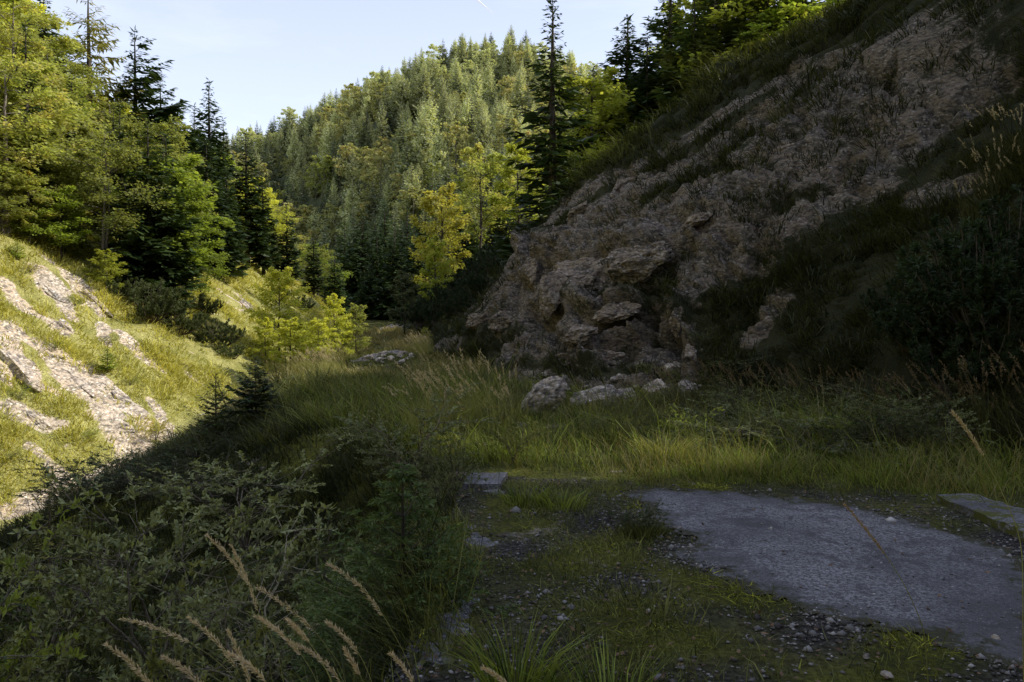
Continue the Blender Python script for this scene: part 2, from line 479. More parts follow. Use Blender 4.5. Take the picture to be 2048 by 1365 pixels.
# ------------------------------------------------------------------ terrain loft
NAMES = ['L5', 'L4', 'L3', 'L2', 'L1', 'G', 'B', 'E0', 'E', 'T', 'R1', 'R2', 'R3', 'R4', 'R5']  # R4 and R5: unseen crest, heights shaped to set the shadow edge
ST = {
    -26: [(-75, 60), (-50, 45), (-34, 30), (-24, 20), (-15, 11), (-12, 10), (-6, 10), (-1, 11), (0, 12), (8, 13), (11, 15), (16, 20), (28, 30), (46, 46), (80, 52)],  # unseen rise behind the camera, added to cut skylight on the foreground
    -9: [(-72, 42), (-46, 25), (-29, 11), (-20, 3), (-13.2, -3.5), (-11.9, -3.7), (-6, -2.3), (-.75, -1.3), (-.6, 0), (6.4, 0), (8, 1.3), (12, 5), (26, 17), (47, 42), (80, 46)],
    3: [(-72, 42), (-46, 26), (-29, 11), (-19.5, 3), (-12.8, -3.4), (-11.7, -3.6), (-5, -2.1), (-.75, -1.25), (-.6, 0), (6.3, 0), (7.6, 1.4), (11, 4.8), (22, 14.5), (47, 42), (80, 46)],
    8: [(-72, 43), (-46, 27), (-29, 11.5), (-19.3, 3), (-12.6, -3.3), (-11.5, -3.5), (-5, -2.0), (-.9, -1.2), (-.55, 0), (6.4, 0), (7.7, 1.5), (11, 4.8), (20, 13), (47, 42), (80, 46)],
    10: [(-72, 43), (-46, 27), (-29, 11.5), (-19.3, 3), (-12.5, -3.2), (-11.4, -3.4), (-5.5, -1.7), (-2.2, -.9), (-1.3, 0), (6.5, 0), (7.8, 1.5), (11, 4.9), (19, 12.4), (47, 42), (80, 46)],
    13: [(-72, 43), (-46, 27), (-29, 11.6), (-19.2, 3.1), (-12.4, -3.1), (-11.3, -3.2), (-7, -1.25), (-4.3, -.5), (-3.4, -.05), (6.2, 0), (7.3, 1.4), (10.4, 4.4), (17.5, 11), (47, 42), (80, 46)],
    16: [(-72, 43), (-46, 27), (-29, 11.8), (-19.1, 3.2), (-12.3, -3.0), (-11.2, -3.1), (-8, -1.35), (-5.8, -.5), (-4.8, 0), (5.0, 0), (6.3, 1.4), (9.2, 3.9), (14.5, 9), (47, 42), (80, 46)],
    18.2: [(-72, 43), (-46, 27), (-29, 12), (-19, 3.3), (-12.2, -2.9), (-11, -3), (-8.5, -1.4), (-6.5, -.5), (-5.5, 0), (.9, .15), (4.3, .9), (7.0, 3.0), (12.5, 8.2), (47, 42), (80, 46)],
    21: [(-72, 43), (-46, 27), (-29, 12.2), (-19, 3.7), (-11.8, -2.5), (-10.7, -2.6), (-8.8, -1.3), (-7.2, -.5), (-6.3, 0), (0, .1), (2.1, 2.1), (5, 4.7), (10.2, 8.7), (46, 41), (80, 46)],
    25: [(-72, 43), (-46, 27), (-29, 12.4), (-18.8, 4.1), (-11.2, -1.7), (-10.2, -1.8), (-9.1, -.9), (-8.2, -.4), (-7.4, 0), (-.8, .1), (1.0, 2.7), (4, 6.1), (9.2, 10.2), (45, 40), (80, 34)],
    30: [(-72, 43), (-46, 27), (-29, 12.6), (-18.6, 4.6), (-11, -1.0), (-10.2, -1.0), (-9.5, -.6), (-8.9, -.2), (-8.3, .05), (-2.4, .3), (0, 4.75), (2.6, 7.4), (8, 11.8), (42, 27), (80, 34)],
    33: [(-72, 43), (-46, 27), (-29, 12.8), (-18.6, 4.9), (-11, -.6), (-10.3, -.6), (-9.7, -.3), (-9.2, -.1), (-8.8, .1), (-3.4, .4), (-1.2, 2.5), (1.6, 4.4), (8, 8.3), (38, 23), (80, 34)],
    38: [(-72, 43), (-46, 27), (-29.5, 13), (-19, 5.2), (-11.3, -.2), (-10.6, -.2), (-10.1, 0), (-9.8, .1), (-9.4, .2), (-4.5, .5), (-3.2, 1.6), (1, 3.2), (9, 7), (36, 20), (80, 34)],
    46: [(-73, 44), (-47, 28), (-31, 14), (-20.5, 6.5), (-12, .4), (-11.6, .4), (-11.3, .5), (-11.1, .5), (-10.8, .6), (-5.8, .8), (-4.8, 2.0), (1.4, 6.6), (10, 11), (34, 18), (80, 34)],
    60: [(-74, 44), (-49, 29), (-33.5, 16), (-22.5, 8), (-14, 1.2), (-13.4, 1.1), (-13, 1.1), (-12.7, 1.1), (-12.3, 1.1), (-8, 1.3), (-6.4, 3.2), (1, 9.2), (12, 14), (32, 19), (80, 26)],
    75: [(-75, 44), (-52, 30), (-36, 18), (-24.5, 9), (-16.5, 2.2), (-15.8, 1.8), (-15.2, 1.8), (-14.6, 1.8), (-14, 1.8), (-10, 1.9), (-8, 4.5), (0, 10.5), (14, 17), (34, 22), (80, 30)],
    90: [(-95, 34), (-68, 22), (-52, 13), (-40, 7), (-29, 3), (-24, 2.6), (-22, 2.5), (-20, 2.5), (-18, 2.5), (-12, 2.6), (-9, 6), (-1, 12), (14, 20), (36, 28), (85, 38)],
    112: [(-120, 12), (-100, 9), (-85, 6), (-70, 4), (-55, 2), (-45, 2), (-36, 2), (-28, 2), (-22, 2), (-12, 3), (-6, 7), (4, 14), (20, 24), (46, 34), (95, 46)],
}
YS = sorted(ST)
CT = np.array([ST[y] for y in YS], float)          # (stations, 15, 2)
rows = np.concatenate([np.arange(-26, 2, .8), np.arange(2, 12, .1), np.arange(12, 17, .13), np.arange(17, 33, .095),
                       np.arange(33, 48, .3), np.arange(48, 112.1, .8)])
seg = [6, 14, 26, 44, 6, 30, 24, 8, 64, 56, 60, 52, 30, 8]
ctl = np.zeros((len(rows), 15, 2))
for k in range(15):
    for c in range(2):
        ctl[:, k, c] = np.interp(rows, YS, CT[:, k, c])
ker = np.array([.06, .24, .4, .24, .06])                 # soften the kinks between stations
pad = np.pad(ctl, ((2, 2), (0, 0), (0, 0)), mode='edge')
for _ in range(3):
    ctl = sum(ker[i] * pad[i:i + len(rows)] for i in range(5))
    pad = np.pad(ctl, ((2, 2), (0, 0), (0, 0)), mode='edge')
cols, segid, tpar = [], [], []
for k, n in enumerate(seg):
    t = np.linspace(0, 1, n, endpoint=False)
    for tt in t:
        cols.append(ctl[:, k] * (1 - tt) + ctl[:, k + 1] * tt); segid.append(k); tpar.append(tt)
cols.append(ctl[:, 14]); segid.append(13); tpar.append(1.0)
XZ = np.stack(cols, 1)
NY, NX = XZ.shape[:2]
segid = np.array(segid); tpar = np.array(tpar)
G3 = np.stack([XZ[..., 0], np.repeat(rows[:, None], NX, 1), XZ[..., 1]], -1)
# soften breaks across, but leave the concrete edge and the cliff foot crisp
for _ in range(4):
    Z = G3[..., 2].copy()
    sm = .25 * Z[:, :-2] + .5 * Z[:, 1:-1] + .25 * Z[:, 2:]
    keep = (segid[1:-1] >= 7) & (segid[1:-1] <= 8) & (rows[:, None] < 9.2)
    G3[:, 1:-1, 2] = np.where(keep, Z[:, 1:-1], sm)
# sun-aligned axes for the unseen notch shaped into the crest for one beam
S_ = G3[..., 0] * math.sin(SUN_AZ) + G3[..., 1] * math.cos(SUN_AZ)
Q_ = -G3[..., 0] * math.cos(SUN_AZ) + G3[..., 1] * math.sin(SUN_AZ)

faces = []
idx = np.arange(NY * NX).reshape(NY, NX)


def bvh_from(G):
    q = np.stack([idx[:-1, :-1], idx[:-1, 1:], idx[1:, 1:], idx[1:, :-1]], -1).reshape(-1, 4)
    return BVHTree.FromPolygons(G.reshape(-1, 3).tolist(), q.tolist())


bvh = bvh_from(G3)


def hit(px, py, b=None):
    d = Vector(ray(px, py)).normalized()
    r = (b or bvh).ray_cast(Vector(CAM), d)
    return None if r[0] is None else np.array(r[0])


def gz(x, y, b=None):
    r = (b or bvh).ray_cast(Vector((x, y, 200)), Vector((0, 0, -1)))
    return r[0].z if r[0] is not None else 0.0


_fl = G3.reshape(-1, 3)
brk = np.array([mn.noise((a * .9, b * .9, c * .9)) * .6 + mn.noise((a * 2.6, b * 2.6, c * 2.6)) * .45 + mn.noise((a * 6, b * 6, c * 6)) * .3 if b > 1 else 0. for a, b, c in _fl.tolist()])


def paint(chains, amp=.9, rs=1.0):
    """chains of (px, py, radius px): mask around the points of the surface seen there"""
    flat = G3.reshape(-1, 3)
    m = np.zeros(len(flat))
    for ch in chains:
        pts = []
        for (px, py, r) in ch:
            h = hit(px, py)
            if h is None: continue
            pts.append((h, rs * r / FPX * np.linalg.norm(h - CAM)))
        if len(pts) == 1: pts = pts * 2
        for (a, ra), (c, rc) in zip(pts[:-1], pts[1:]):
            ab = c - a; L = max(ab @ ab, 1e-6)
            t = np.clip(((flat - a) @ ab) / L, 0, 1)
            d = np.linalg.norm(flat - (a + t[:, None] * ab), axis=1)
            rr = ra + (rc - ra) * t
            m = np.maximum(m, 1.55 - d / np.maximum(rr, 1e-6))
    return np.where(m > -.6, m + brk * amp, 0).clip(0, 1).reshape(NY, NX)


rock_left = 1.0 * paint([
    [(10, 560, 14), (60, 610, 18), (130, 650, 14)],
    [(70, 540, 12), (110, 580, 14), (150, 630, 8)],
    [(90, 520, 9), (160, 585, 12), (200, 625, 8)], [(205, 650, 9), (222, 680, 5)],
    [(0, 670, 22), (35, 730, 22), (70, 790, 5)],
    [(90, 690, 14), (140, 750, 22), (190, 800, 24), (240, 870, 28), (300, 905, 20)],
    [(170, 725, 8), (220, 790, 16), (290, 850, 20)],
    [(245, 670, 9), (290, 720, 13), (325, 745, 6)],
    [(30, 830, 14), (80, 850, 18), (120, 858, 6)], [(0, 750, 10), (15, 775, 7)],
    [(60, 900, 9), (110, 945, 14), (150, 985, 20), (60, 1010, 22), (10, 1030, 16)],
    [(150, 985, 14), (230, 940, 16), (300, 900, 14)],
    [(300, 800, 8), (330, 850, 12), (345, 890, 10)], [(400, 545, 5), (450, 590, 6), (520, 640, 9)], [(480, 590, 5), (530, 640, 7)],
    [(370, 740, 5), (400, 765, 6)], [(20, 640, 7), (60, 690, 8)], [(60, 770, 7), (120, 800, 8)]], 1.0, 1.35)
rock_right = paint([
    [(880, 650, 22), (950, 610, 45), (1060, 570, 110), (1190, 520, 170), (1300, 440, 160), (1440, 380, 150), (1560, 300, 140), (1680, 200, 130), (1800, 80, 120)],
    [(1050, 490, 40), (1130, 415, 42), (1200, 365, 38), (1300, 310, 30), (1400, 250, 26), (1500, 190, 24), (1600, 125, 26)], [(960, 560, 35), (1040, 500, 40)], [(1160, 450, 60), (1280, 365, 55), (1400, 300, 50), (1520, 225, 50), (1640, 145, 50)], [(1380, 520, 50), (1480, 480, 60), (1560, 430, 50)],
    [(1010, 700, 50), (1150, 660, 95), (1280, 680, 90), (1350, 700, 60)],
    [(1480, 470, 80), (1600, 400, 90), (1720, 330, 90), (1800, 220, 90), (1950, 150, 60)],
    [(1400, 560, 60), (1500, 520, 45)], [(1560, 600, 28), (1500, 680, 25)], [(1830, 390, 40), (1930, 360, 35)],
    [(1010, 760, 30), (1150, 770, 40), (1300, 770, 40), (1390, 740, 30)],
    [(870, 690, 20), (920, 690, 22)]])
scar_right = paint([[(1300, 390, 22), (1390, 350, 16), (1450, 330, 10)], [(1560, 400, 16), (1640, 370, 12)],
                    [(1290, 385, 14), (1350, 350, 14)], [(1440, 590, 28), (1510, 560, 20)]])
rock_right = np.clip(rock_right * .9 - .75 * scar_right, 0, 1)
rock_gorge = paint([[(760, 660, 12), (800, 650, 20), (860, 640, 14)], [(715, 600, 10), (725, 625, 10)], [(725, 728, 18), (770, 722, 26), (825, 718, 20)]])

ledge = .7 * paint([[(1080, 500, 40), (1180, 500, 45), (1290, 490, 45)]], .5) - 1.2 * paint([[(1195, 592, 14), (1250, 578, 20), (1320, 560, 16)]], .4) \
    + .75 * paint([[(1110, 600, 32), (1200, 620, 22), (1270, 600, 16)]], .4) - 1.25 * paint([[(1190, 662, 9), (1240, 648, 14), (1300, 624, 14)]], .3) \
    - .45 * paint([[(1250, 700, 42), (1320, 680, 36)]], .5) - 1.3 * paint([[(1090, 655, 10), (1098, 680, 10)]], .4) - .5 * paint([[(1060, 620, 14), (1075, 690, 12)]], .6) \
    + .6 * paint([[(1345, 600, 16), (1370, 660, 14), (1382, 730, 14)]], .5) + .5 * paint([[(1060, 480, 14), (1070, 560, 14)]], .5) - .5 * paint([[(1040, 560, 12), (1020, 640, 14)]], .6) \
    - .5 * paint([[(1135, 740, 8), (1120, 700, 8)]], .4) + .5 * paint([[(1180, 720, 26), (1160, 690, 22)]], .6) - .4 * paint([[(1330, 520, 16), (1380, 500, 14)]], .5)
nrm = np.zeros_like(G3)
dx = np.gradient(G3, axis=1); dy = np.gradient(G3, axis=0)
nrm = unit(np.cross(dx, dy))
nrm[nrm[..., 2] < 0] *= -1
isL = segid <= 3; isR = segid >= 9; isF = ~isL & ~isR
rock = np.where(isL[None], rock_left, np.where(isR[None], rock_right, rock_gorge))
rock = np.where((segid >= 4)[None] & (segid <= 5)[None], np.maximum(rock_left, rock_gorge), rock)
disp = np.zeros((NY, NX))
_hp = hit(772, 722)
heap = .34 * np.exp(-(((G3[..., 0] - _hp[0]) / 1.5) ** 2 + ((G3[..., 1] - _hp[1]) / 2.2) ** 2)) if _hp is not None else 0 * disp
print('heap', _hp)
for i in range(NY):
    y = rows[i]
    if y < -1: continue
    for j in range(NX):
        x, _, z = G3[i, j]
        s = segid[j]
        r = rock[i, j]
        if s in (7, 8) and y < 11:
            d = .02 * mn.noise((x * 1.1, y * 1.1, 0))
        elif isF[j]:
            d = .10 * mn.noise((x * .5, y * .5, 1.7)) + .05 * mn.noise((x * 1.9, y * 1.9, 4)) + r * .15 * mn.noise((x * 3, y * 3, z * 3))
        elif isL[j]:
            d = .35 * mn.noise((x * .22, y * .30, z * .2)) + .14 * mn.noise((x * .8, y * .9, z * .8)) + r * (.16 * mn.noise((x * 1.1, y * 2.4, z * 1.1)) + (.16 * facet(x * .6, y * 1.6, z * .6, 1.6) + .06 * facet(x, y, z, 5) if r > .05 else 0))
        else:
            d = .30 * mn.noise((x * .25, y * .25, z * .25)) + .10 * mn.noise((x * .9, y * .9, z * .9))
            if r > .02:
                near = max(0., min(1., (27 - y) / 5)) * max(0., min(1., (7.5 - x) / 3))
                xr, zr = x * .8 - z * .6, x * .6 + z * .8
                d += r * (.14 * mn.noise((x * 1.3, y * 1.3, z * 1.3)) + .07 * facet(xr, y, zr * 1.5, 2.6) + .055 * facet(x, y, z, 7) + .04 * mn.noise((x * 11, y * 11, z * 13))
                          + near * (.48 * facet(xr, y, zr * 1.8, .75) + .20 * facet(xr, y, zr * 1.6, 1.9) + .22 * mn.noise((x * .8, y * .8, z * 1.6 + 7))))
            d += ledge[i, j]
        fade = 1.0
        disp[i, j] = d
G3 = G3 + nrm * disp[..., None]
G3[..., 2] += heap * (segid >= 6)[None] * (segid <= 9)[None]
_in = inside(G3[..., :2].reshape(-1, 2), slab_poly).reshape(NY, NX)
G3[..., 2] = np.where(_in, -.010, G3[..., 2])
ST_Q = np.exp(-((Q_ - 9.0) / 1.6) ** 2) * np.clip((S_ - 20) / 10, 0, 1)
G3[..., 2] -= 8.0 * ST_Q * (G3[..., 2] > 8)  # cuts the off-frame notch that admits the terrace sun patch
bvh = bvh_from(G3)
dx = np.gradient(G3, axis=1); dy = np.gradient(G3, axis=0)
nrm = unit(np.cross(dx, dy)); nrm[nrm[..., 2] < 0] *= -1
carea = np.linalg.norm(np.cross(G3[:-1, 1:] - G3[:-1, :-1], G3[1:, :-1] - G3[:-1, :-1]), axis=-1)


def noisegrid(sc, seed=0.0):
    out = np.zeros((NY, NX))
    for i in range(NY):
        if rows[i] < 0: continue
        for j in range(NX):
            x, y, z = G3[i, j]
            out[i, j] = mn.noise((x * sc + seed, y * sc, z * sc))
    return out


ng = noisegrid(.55, 3.1)
nf = noisegrid(1.6, 9.4)
XX, YY, ZZ = G3[..., 0], G3[..., 1], G3[..., 2]
moss = np.ones((NY, NX))
# near terrace: worn strip of gravel and moss in front of the slab; grass beyond
nearT = (segid == 8)[None] & (YY < 8.6 - .22 * XX + .9 * nf) & (YY > 1)
moss = np.where(nearT, np.clip(.62 + 1.6 * nf + .8 * ng, 0, 1), moss)


def terrain_part(name, j0, j1, mat, smooth=True):
    mb = MB()
    sub = G3[:, j0:j1 + 1]
    n = j1 - j0 + 1
    ii = np.arange(NY * n).reshape(NY, n)
    q = np.stack([ii[:-1, :-1], ii[:-1, 1:], ii[1:, 1:], ii[1:, :-1]], -1).reshape(-1, 4)
    mb.add(sub.reshape(-1, 3), q)
    me = mb.mesh(name, mat, smooth=smooth)
    for nm, arr in (('rock', rock), ('moss', moss)):
        a = me.attributes.new(nm, 'FLOAT', 'POINT')
        a.data.foreach_set('value', arr[:, j0:j1 + 1].ravel().astype(np.float32))
    o = mobj(name, me)
    tag(o, kind='structure')
    return o


js = np.concatenate([[0], np.cumsum(seg)])
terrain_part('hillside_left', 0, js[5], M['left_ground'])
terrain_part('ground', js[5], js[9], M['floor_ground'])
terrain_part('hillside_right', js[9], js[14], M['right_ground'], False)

# ------------------------------------------------------------------ far hill
ridge_px = [(-400, 520), (0, 470), (200, 410), (300, 360), (400, 330), (480, 305), (600, 250), (700, 212), (800, 165), (900, 130), (1000, 112), (1060, 112), (1120, 125), (1200, 180), (1300, 240), (1500, 320), (2000, 420), (2600, 480)]
RX = np.array([at(a, b, 300)[0] for a, b in ridge_px]); RZ = np.array([at(a, b, 300)[2] for a, b in ridge_px])
fx = np.linspace(-240, 260, 150); fy = np.linspace(97, 360, 90)
FH = np.zeros((len(fy), len(fx), 3))


def far_z(x, y):
    zc = np.interp(x * 300 / max(y, 160), RX, RZ) if y <= 300 else np.interp(x, RX, RZ)
    t = (y - 100) / 200
    if t <= 1:
        tt = max(t, -.1)
        z = 2 + (zc - 2) * (.82 * tt + .18 * tt * tt)
    else:
        z = zc - (y - 300) * .5
    rxx = np.interp(y, [97, 110, 170, 220, 260, 300], [-25, -26, -46, -66, -84, -100])
    k = max(0, min(1, (285 - y) / 60)) * max(0, min(1, (y - 96) / 30))
    z -= 11 * k * math.exp(-((x - rxx) / 13) ** 2)
    z += 7 * k * math.exp(-((x - rxx - 32) / 16) ** 2)
    z += 3.5 * mn.noise((x * .03, y * .03, 2)) + 1.2 * mn.noise((x * .11, y * .11, 5))
    return z


for i, y in enumerate(fy):
    for j, x in enumerate(fx):
        FH[i, j] = (x, y, far_z(x, y))
mb = MB()
ii = np.arange(FH.shape[0] * FH.shape[1]).reshape(FH.shape[:2])
fq = np.stack([ii[:-1, :-1], ii[:-1, 1:], ii[1:, 1:], ii[1:, :-1]], -1).reshape(-1, 4)
mb.add(FH.reshape(-1, 3), fq)
me = mb.mesh('far_hill', M['far_ground'], smooth=True)
for nm, val in (('rock', .12), ('moss', 1.0)):
    a = me.attributes.new(nm, 'FLOAT', 'POINT'); a.data.foreach_set('value', np.full(FH.shape[0] * FH.shape[1], val, np.float32))
tag(mobj('far_hill', me), kind='structure')
bvh_far = BVHTree.FromPolygons(FH.reshape(-1, 3).tolist(), fq.tolist())


# ------------------------------------------------------------------ tree prototypes
def conifer(seed, h=10.0, R=2.0, z0=.8, nw=26, per=6, droop=.25, tw=.55, tww=.10, step=.16, el0=-.15, el1=.75, gaps=.12, shape=.85, hang=.25, lop=0.0, wood=False, rt=.017, needle=False):
    r = np.random.default_rng(seed)
    tr, cr = MB(), MB()
    nz = 14
    zz = np.linspace(0, h, nz)
    wob = np.cumsum(r.normal(0, .008 * h / nz, (nz, 2)), 0)
    path = np.stack([wob[:, 0], wob[:, 1], zz], 1)
    rad = rt * h * (1 - zz / h) ** .8 + .004
    rad[0] *= 1.35
    tube(tr, path, rad, 7)
    for wi in range(nw):
        f = wi / (nw - 1)
        z = z0 + (h * .985 - z0) * f ** .92
        base = np.array([np.interp(z, zz, path[:, 0]), np.interp(z, zz, path[:, 1]), z])
        L = R * (1 - f) ** shape + .035 * R + .04
        nb = max(3, int(per * (1 if f < .8 else .7)))
        a0 = r.uniform(0, 2 * PI)
        for b in range(nb):
            if r.random() < gaps: continue
            az = a0 + (b + r.uniform(-.3, .3)) * 2 * PI / nb
            l = L * r.uniform(.62, 1.15)
            if lop: l *= 1 + lop * math.cos(az)
            el = el0 + (el1 - el0) * f + r.normal(0, .08)
            dh = np.array([math.cos(az), math.sin(az), 0])
            n = max(3, int(l / step))
            t = np.linspace(.10, 1, n)
            pts = base + dh * (l * t * math.cos(el))[:, None]
            pts[:, 2] += l * t * math.sin(el) - droop * l * (np.sin(t * PI * .75)) + .12 * l * t ** 3
            pts[:, 2] += r.uniform(-.05, .05) * l
            if wood:
                tube(tr, np.vstack([base, pts]), np.linspace(.012 * l + .004, .002, n + 1), 3)
            lat = np.array([-dh[1], dh[0], 0])
            k = 3
            for s in (-1, 1, 0):
                tl = 1.0 * (tw * (.35 + .75 * np.sin(np.clip(t, 0, 1) * PI * .85 + .25)) * l / R ** .5 * .85 + (.09 if h > 4 else .035)) * r.uniform(.7, 1.25, n)
                if s == 0:
                    d = dh * 1.0 + np.array([0, 0, -.05]) + r.normal(0, .15, (n, 3))
                else:
                    d = dh * .55 + lat * s * .85 + np.array([0, 0, -hang]) + r.normal(0, .18, (n, 3))
                d = unit(d)
                sd = unit(np.cross(d, np.array([0, 0, 1.0]) + r.normal(0, .45, (n, 3))))
                if needle:
                    # needles as pairs along each twig
                    m = 9
                    for q in range(m):
                        tq = (q + .5) / m
                        pp = pts + d * (tl * tq)[:, None]
                        for sg in (-1, 1):
                            nd = unit(d * .7 + sd * sg * .8 + r.normal(0, .25, (n, 3)))
                            nl = .026 * r.uniform(.8, 1.3, n) + .03 * tl
                            cards(cr, pp, nd * nl[:, None], unit(np.cross(nd, r.normal(0, 1, (n, 3)))) * .0048, np.clip(.25 + .6 * t * tq + r.uniform(-.15, .2, n), 0, 1))
                else:
                    cards(cr, pts, d * tl[:, None], sd * (tl * tww * r.uniform(.7, 1.3, n))[:, None], np.clip(.12 + .62 * t + r.uniform(-.2, .25, n), 0, 1))
    # leader
    n = 8
    zt = np.linspace(h * .93, h, n)
    d = unit(r.normal(0, .5, (n, 3)) + np.array([0, 0, .6]))
    pb = np.stack([np.interp(zt, zz, path[:, 0]), np.interp(zt, zz, path[:, 1]), zt], 1)
    cards(cr, pb, d * (.035 * h), unit(np.cross(d, r.normal(0, 1, (n, 3)))) * (.004 * h), .6)
    return tr, cr


def broadleaf(seed, h=9.0, R=2.6, z0=.3, limbs=16, leaf=.17, per=16, layered=.7, twin=False, lean=0.0, sprays=7, rt=.014, up=.5):
    r = np.random.default_rng(seed)
    tr, cr = MB(), MB()
    stems = 2 if twin else 1
    for st in range(stems):
        hh = h * (1 if st == 0 else .85)
        nz = 12
        zz = np.linspace(0, hh, nz)
        off = np.array([0, 0]) if st == 0 else np.array([.25, .1])
        wob = np.cumsum(r.normal(0, .018 * hh / nz * 3, (nz, 2)), 0)
        path = np.stack([off[0] + wob[:, 0] + lean * zz + st * .04 * zz, off[1] + wob[:, 1], zz], 1)
        rad = rt * hh * (1 - zz / hh) ** .7 + .008
        rad[0] *= 1.4
        tube(tr, path, rad, 7)
        for k in range(limbs // stems):
            f = z0 + (1 - z0) * ((k + r.uniform(0, 1)) / (limbs // stems)) ** .9
            f = min(f, .98)
            b = np.array([np.interp(f * hh, zz, path[:, c]) for c in range(3)])
            az = k * 2.399 + r.uniform(-.5, .5)
            prof = math.sin(min(1, (1 - f) / (1 - z0) * .95 + .12) * PI * .62)
            l = R * (.35 + .75 * prof) * r.uniform(.75, 1.15)
            el = up * (.4 + .8 * f) + r.normal(0, .12)
            n = 7
            t = np.linspace(0, 1, n)
            d = np.array([math.cos(az) * math.cos(el), math.sin(az) * math.cos(el), math.sin(el)])
            lp = b + d * (l * t)[:, None] + np.cumsum(r.normal(0, .03 * l, (n, 3)), 0) * t[:, None]
            lp[:, 2] -= .18 * l * t ** 2
            lr = np.linspace(max(.25 * np.interp(f * hh, zz, rad), .008) + .012, .005, n)
            tube(tr, lp, lr, 4)
            for s in range(sprays):
                ts = r.uniform(.22, 1.0) if s else 1.0
                p0 = np.array([np.interp(ts, t, lp[:, c]) for c in range(3)])
                a2 = az + r.choice([-1, 1]) * r.uniform(.3, 1.2)
                sl_ = l * r.uniform(.25, .5) * (1.15 - .5 * ts)
                e2 = r.normal(.08, .22)
                sdv = np.array([math.cos(a2) * math.cos(e2), math.sin(a2) * math.cos(e2), math.sin(e2)])
                tube(tr, np.stack([p0, p0 + sdv * sl_ * .5 + (0, 0, .02), p0 + sdv * sl_ + (0, 0, -.12 * sl_)]), [.006, .004, .002], 3)
                m = per
                tm = r.uniform(.05, 1.1, m)
                latv = np.array([-sdv[1], sdv[0], 0])
                wv = r.normal(0, .28, m) * sl_ * (1.1 - .5 * tm)
                pp = p0 + sdv * (tm * sl_)[:, None] + latv * wv[:, None]
                pp[:, 2] += r.normal(0, .13 * sl_ + .02, m) - .12 * sl_ * tm ** 2
                ad = unit(sdv * .8 + latv * (np.sign(wv) * .7)[:, None] + np.stack([r.normal(0, .3, m), r.normal(0, .3, m), r.normal(-.25, .3, m)], 1))
                nrmv = unit(np.array([0, 0, 1.0]) * layered + r.normal(0, .45, (m, 3)))
                sv = unit(np.cross(ad, nrmv))
                ll = leaf * r.uniform(.65, 1.3, m)
                vv = np.clip(.35 + .3 * (f - .5) + .25 * ts + r.uniform(-.3, .3, m), 0, 1)
                cards(cr, pp, ad * ll[:, None], sv * (ll * .30)[:, None], vv)
    return tr, cr


def pinebush(seed, h=1.2, R=1.2, stems=40, tuft=.10):
    r = np.random.default_rng(seed)
    tr, cr = MB(), MB()
    for k in range(stems):
        az = r.uniform(0, 2 * PI); rr = R * math.sqrt(r.uniform(0, 1))
        tip = np.array([math.cos(az) * rr, math.sin(az) * rr, h * (1.05 - .55 * (rr / R) ** 2) * r.uniform(.75, 1.1)])
        base = np.array([math.cos(az) * rr * .25, math.sin(az) * rr * .25, 0])
        n = 6; t = np.linspace(0, 1, n)
        p = base + (tip - base) * t[:, None]
        p[:, 2] = tip[2] * t ** 1.6
        tube(tr, p, np.linspace(.022, .005, n), 4)
        for q in range(7):
            tq = r.uniform(.35, 1)
            b0 = np.array([np.interp(tq, t, p[:, c]) for c in range(3)])
            d0 = unit(np.array([math.cos(az + r.normal(0, 1.1)) * .7, math.sin(az + r.normal(0, 1.1)) * .7, r.uniform(.4, 1.2)]))
            L = r.uniform(.15, .36) * R * .5
            tube(tr, np.stack([b0, b0 + d0 * L * .5, b0 + d0 * L]), [.006, .005, .003], 3)
            m = 60
            tm = r.uniform(.2, 1, m)
            pp = b0 + d0 * (tm * L)[:, None]
            nd = unit(d0 * .75 + r.normal(0, .55, (m, 3)))
            cards(cr, pp, nd * (tuft * r.uniform(.7, 1.2, m))[:, None], unit(np.cross(nd, r.normal(0, 1, (m, 3)))) * (tuft * .085), np.clip(.2 + .5 * tm + .3 * (b0[2] / h) + r.uniform(-.25, .2, m), 0, 1))
    return tr, cr


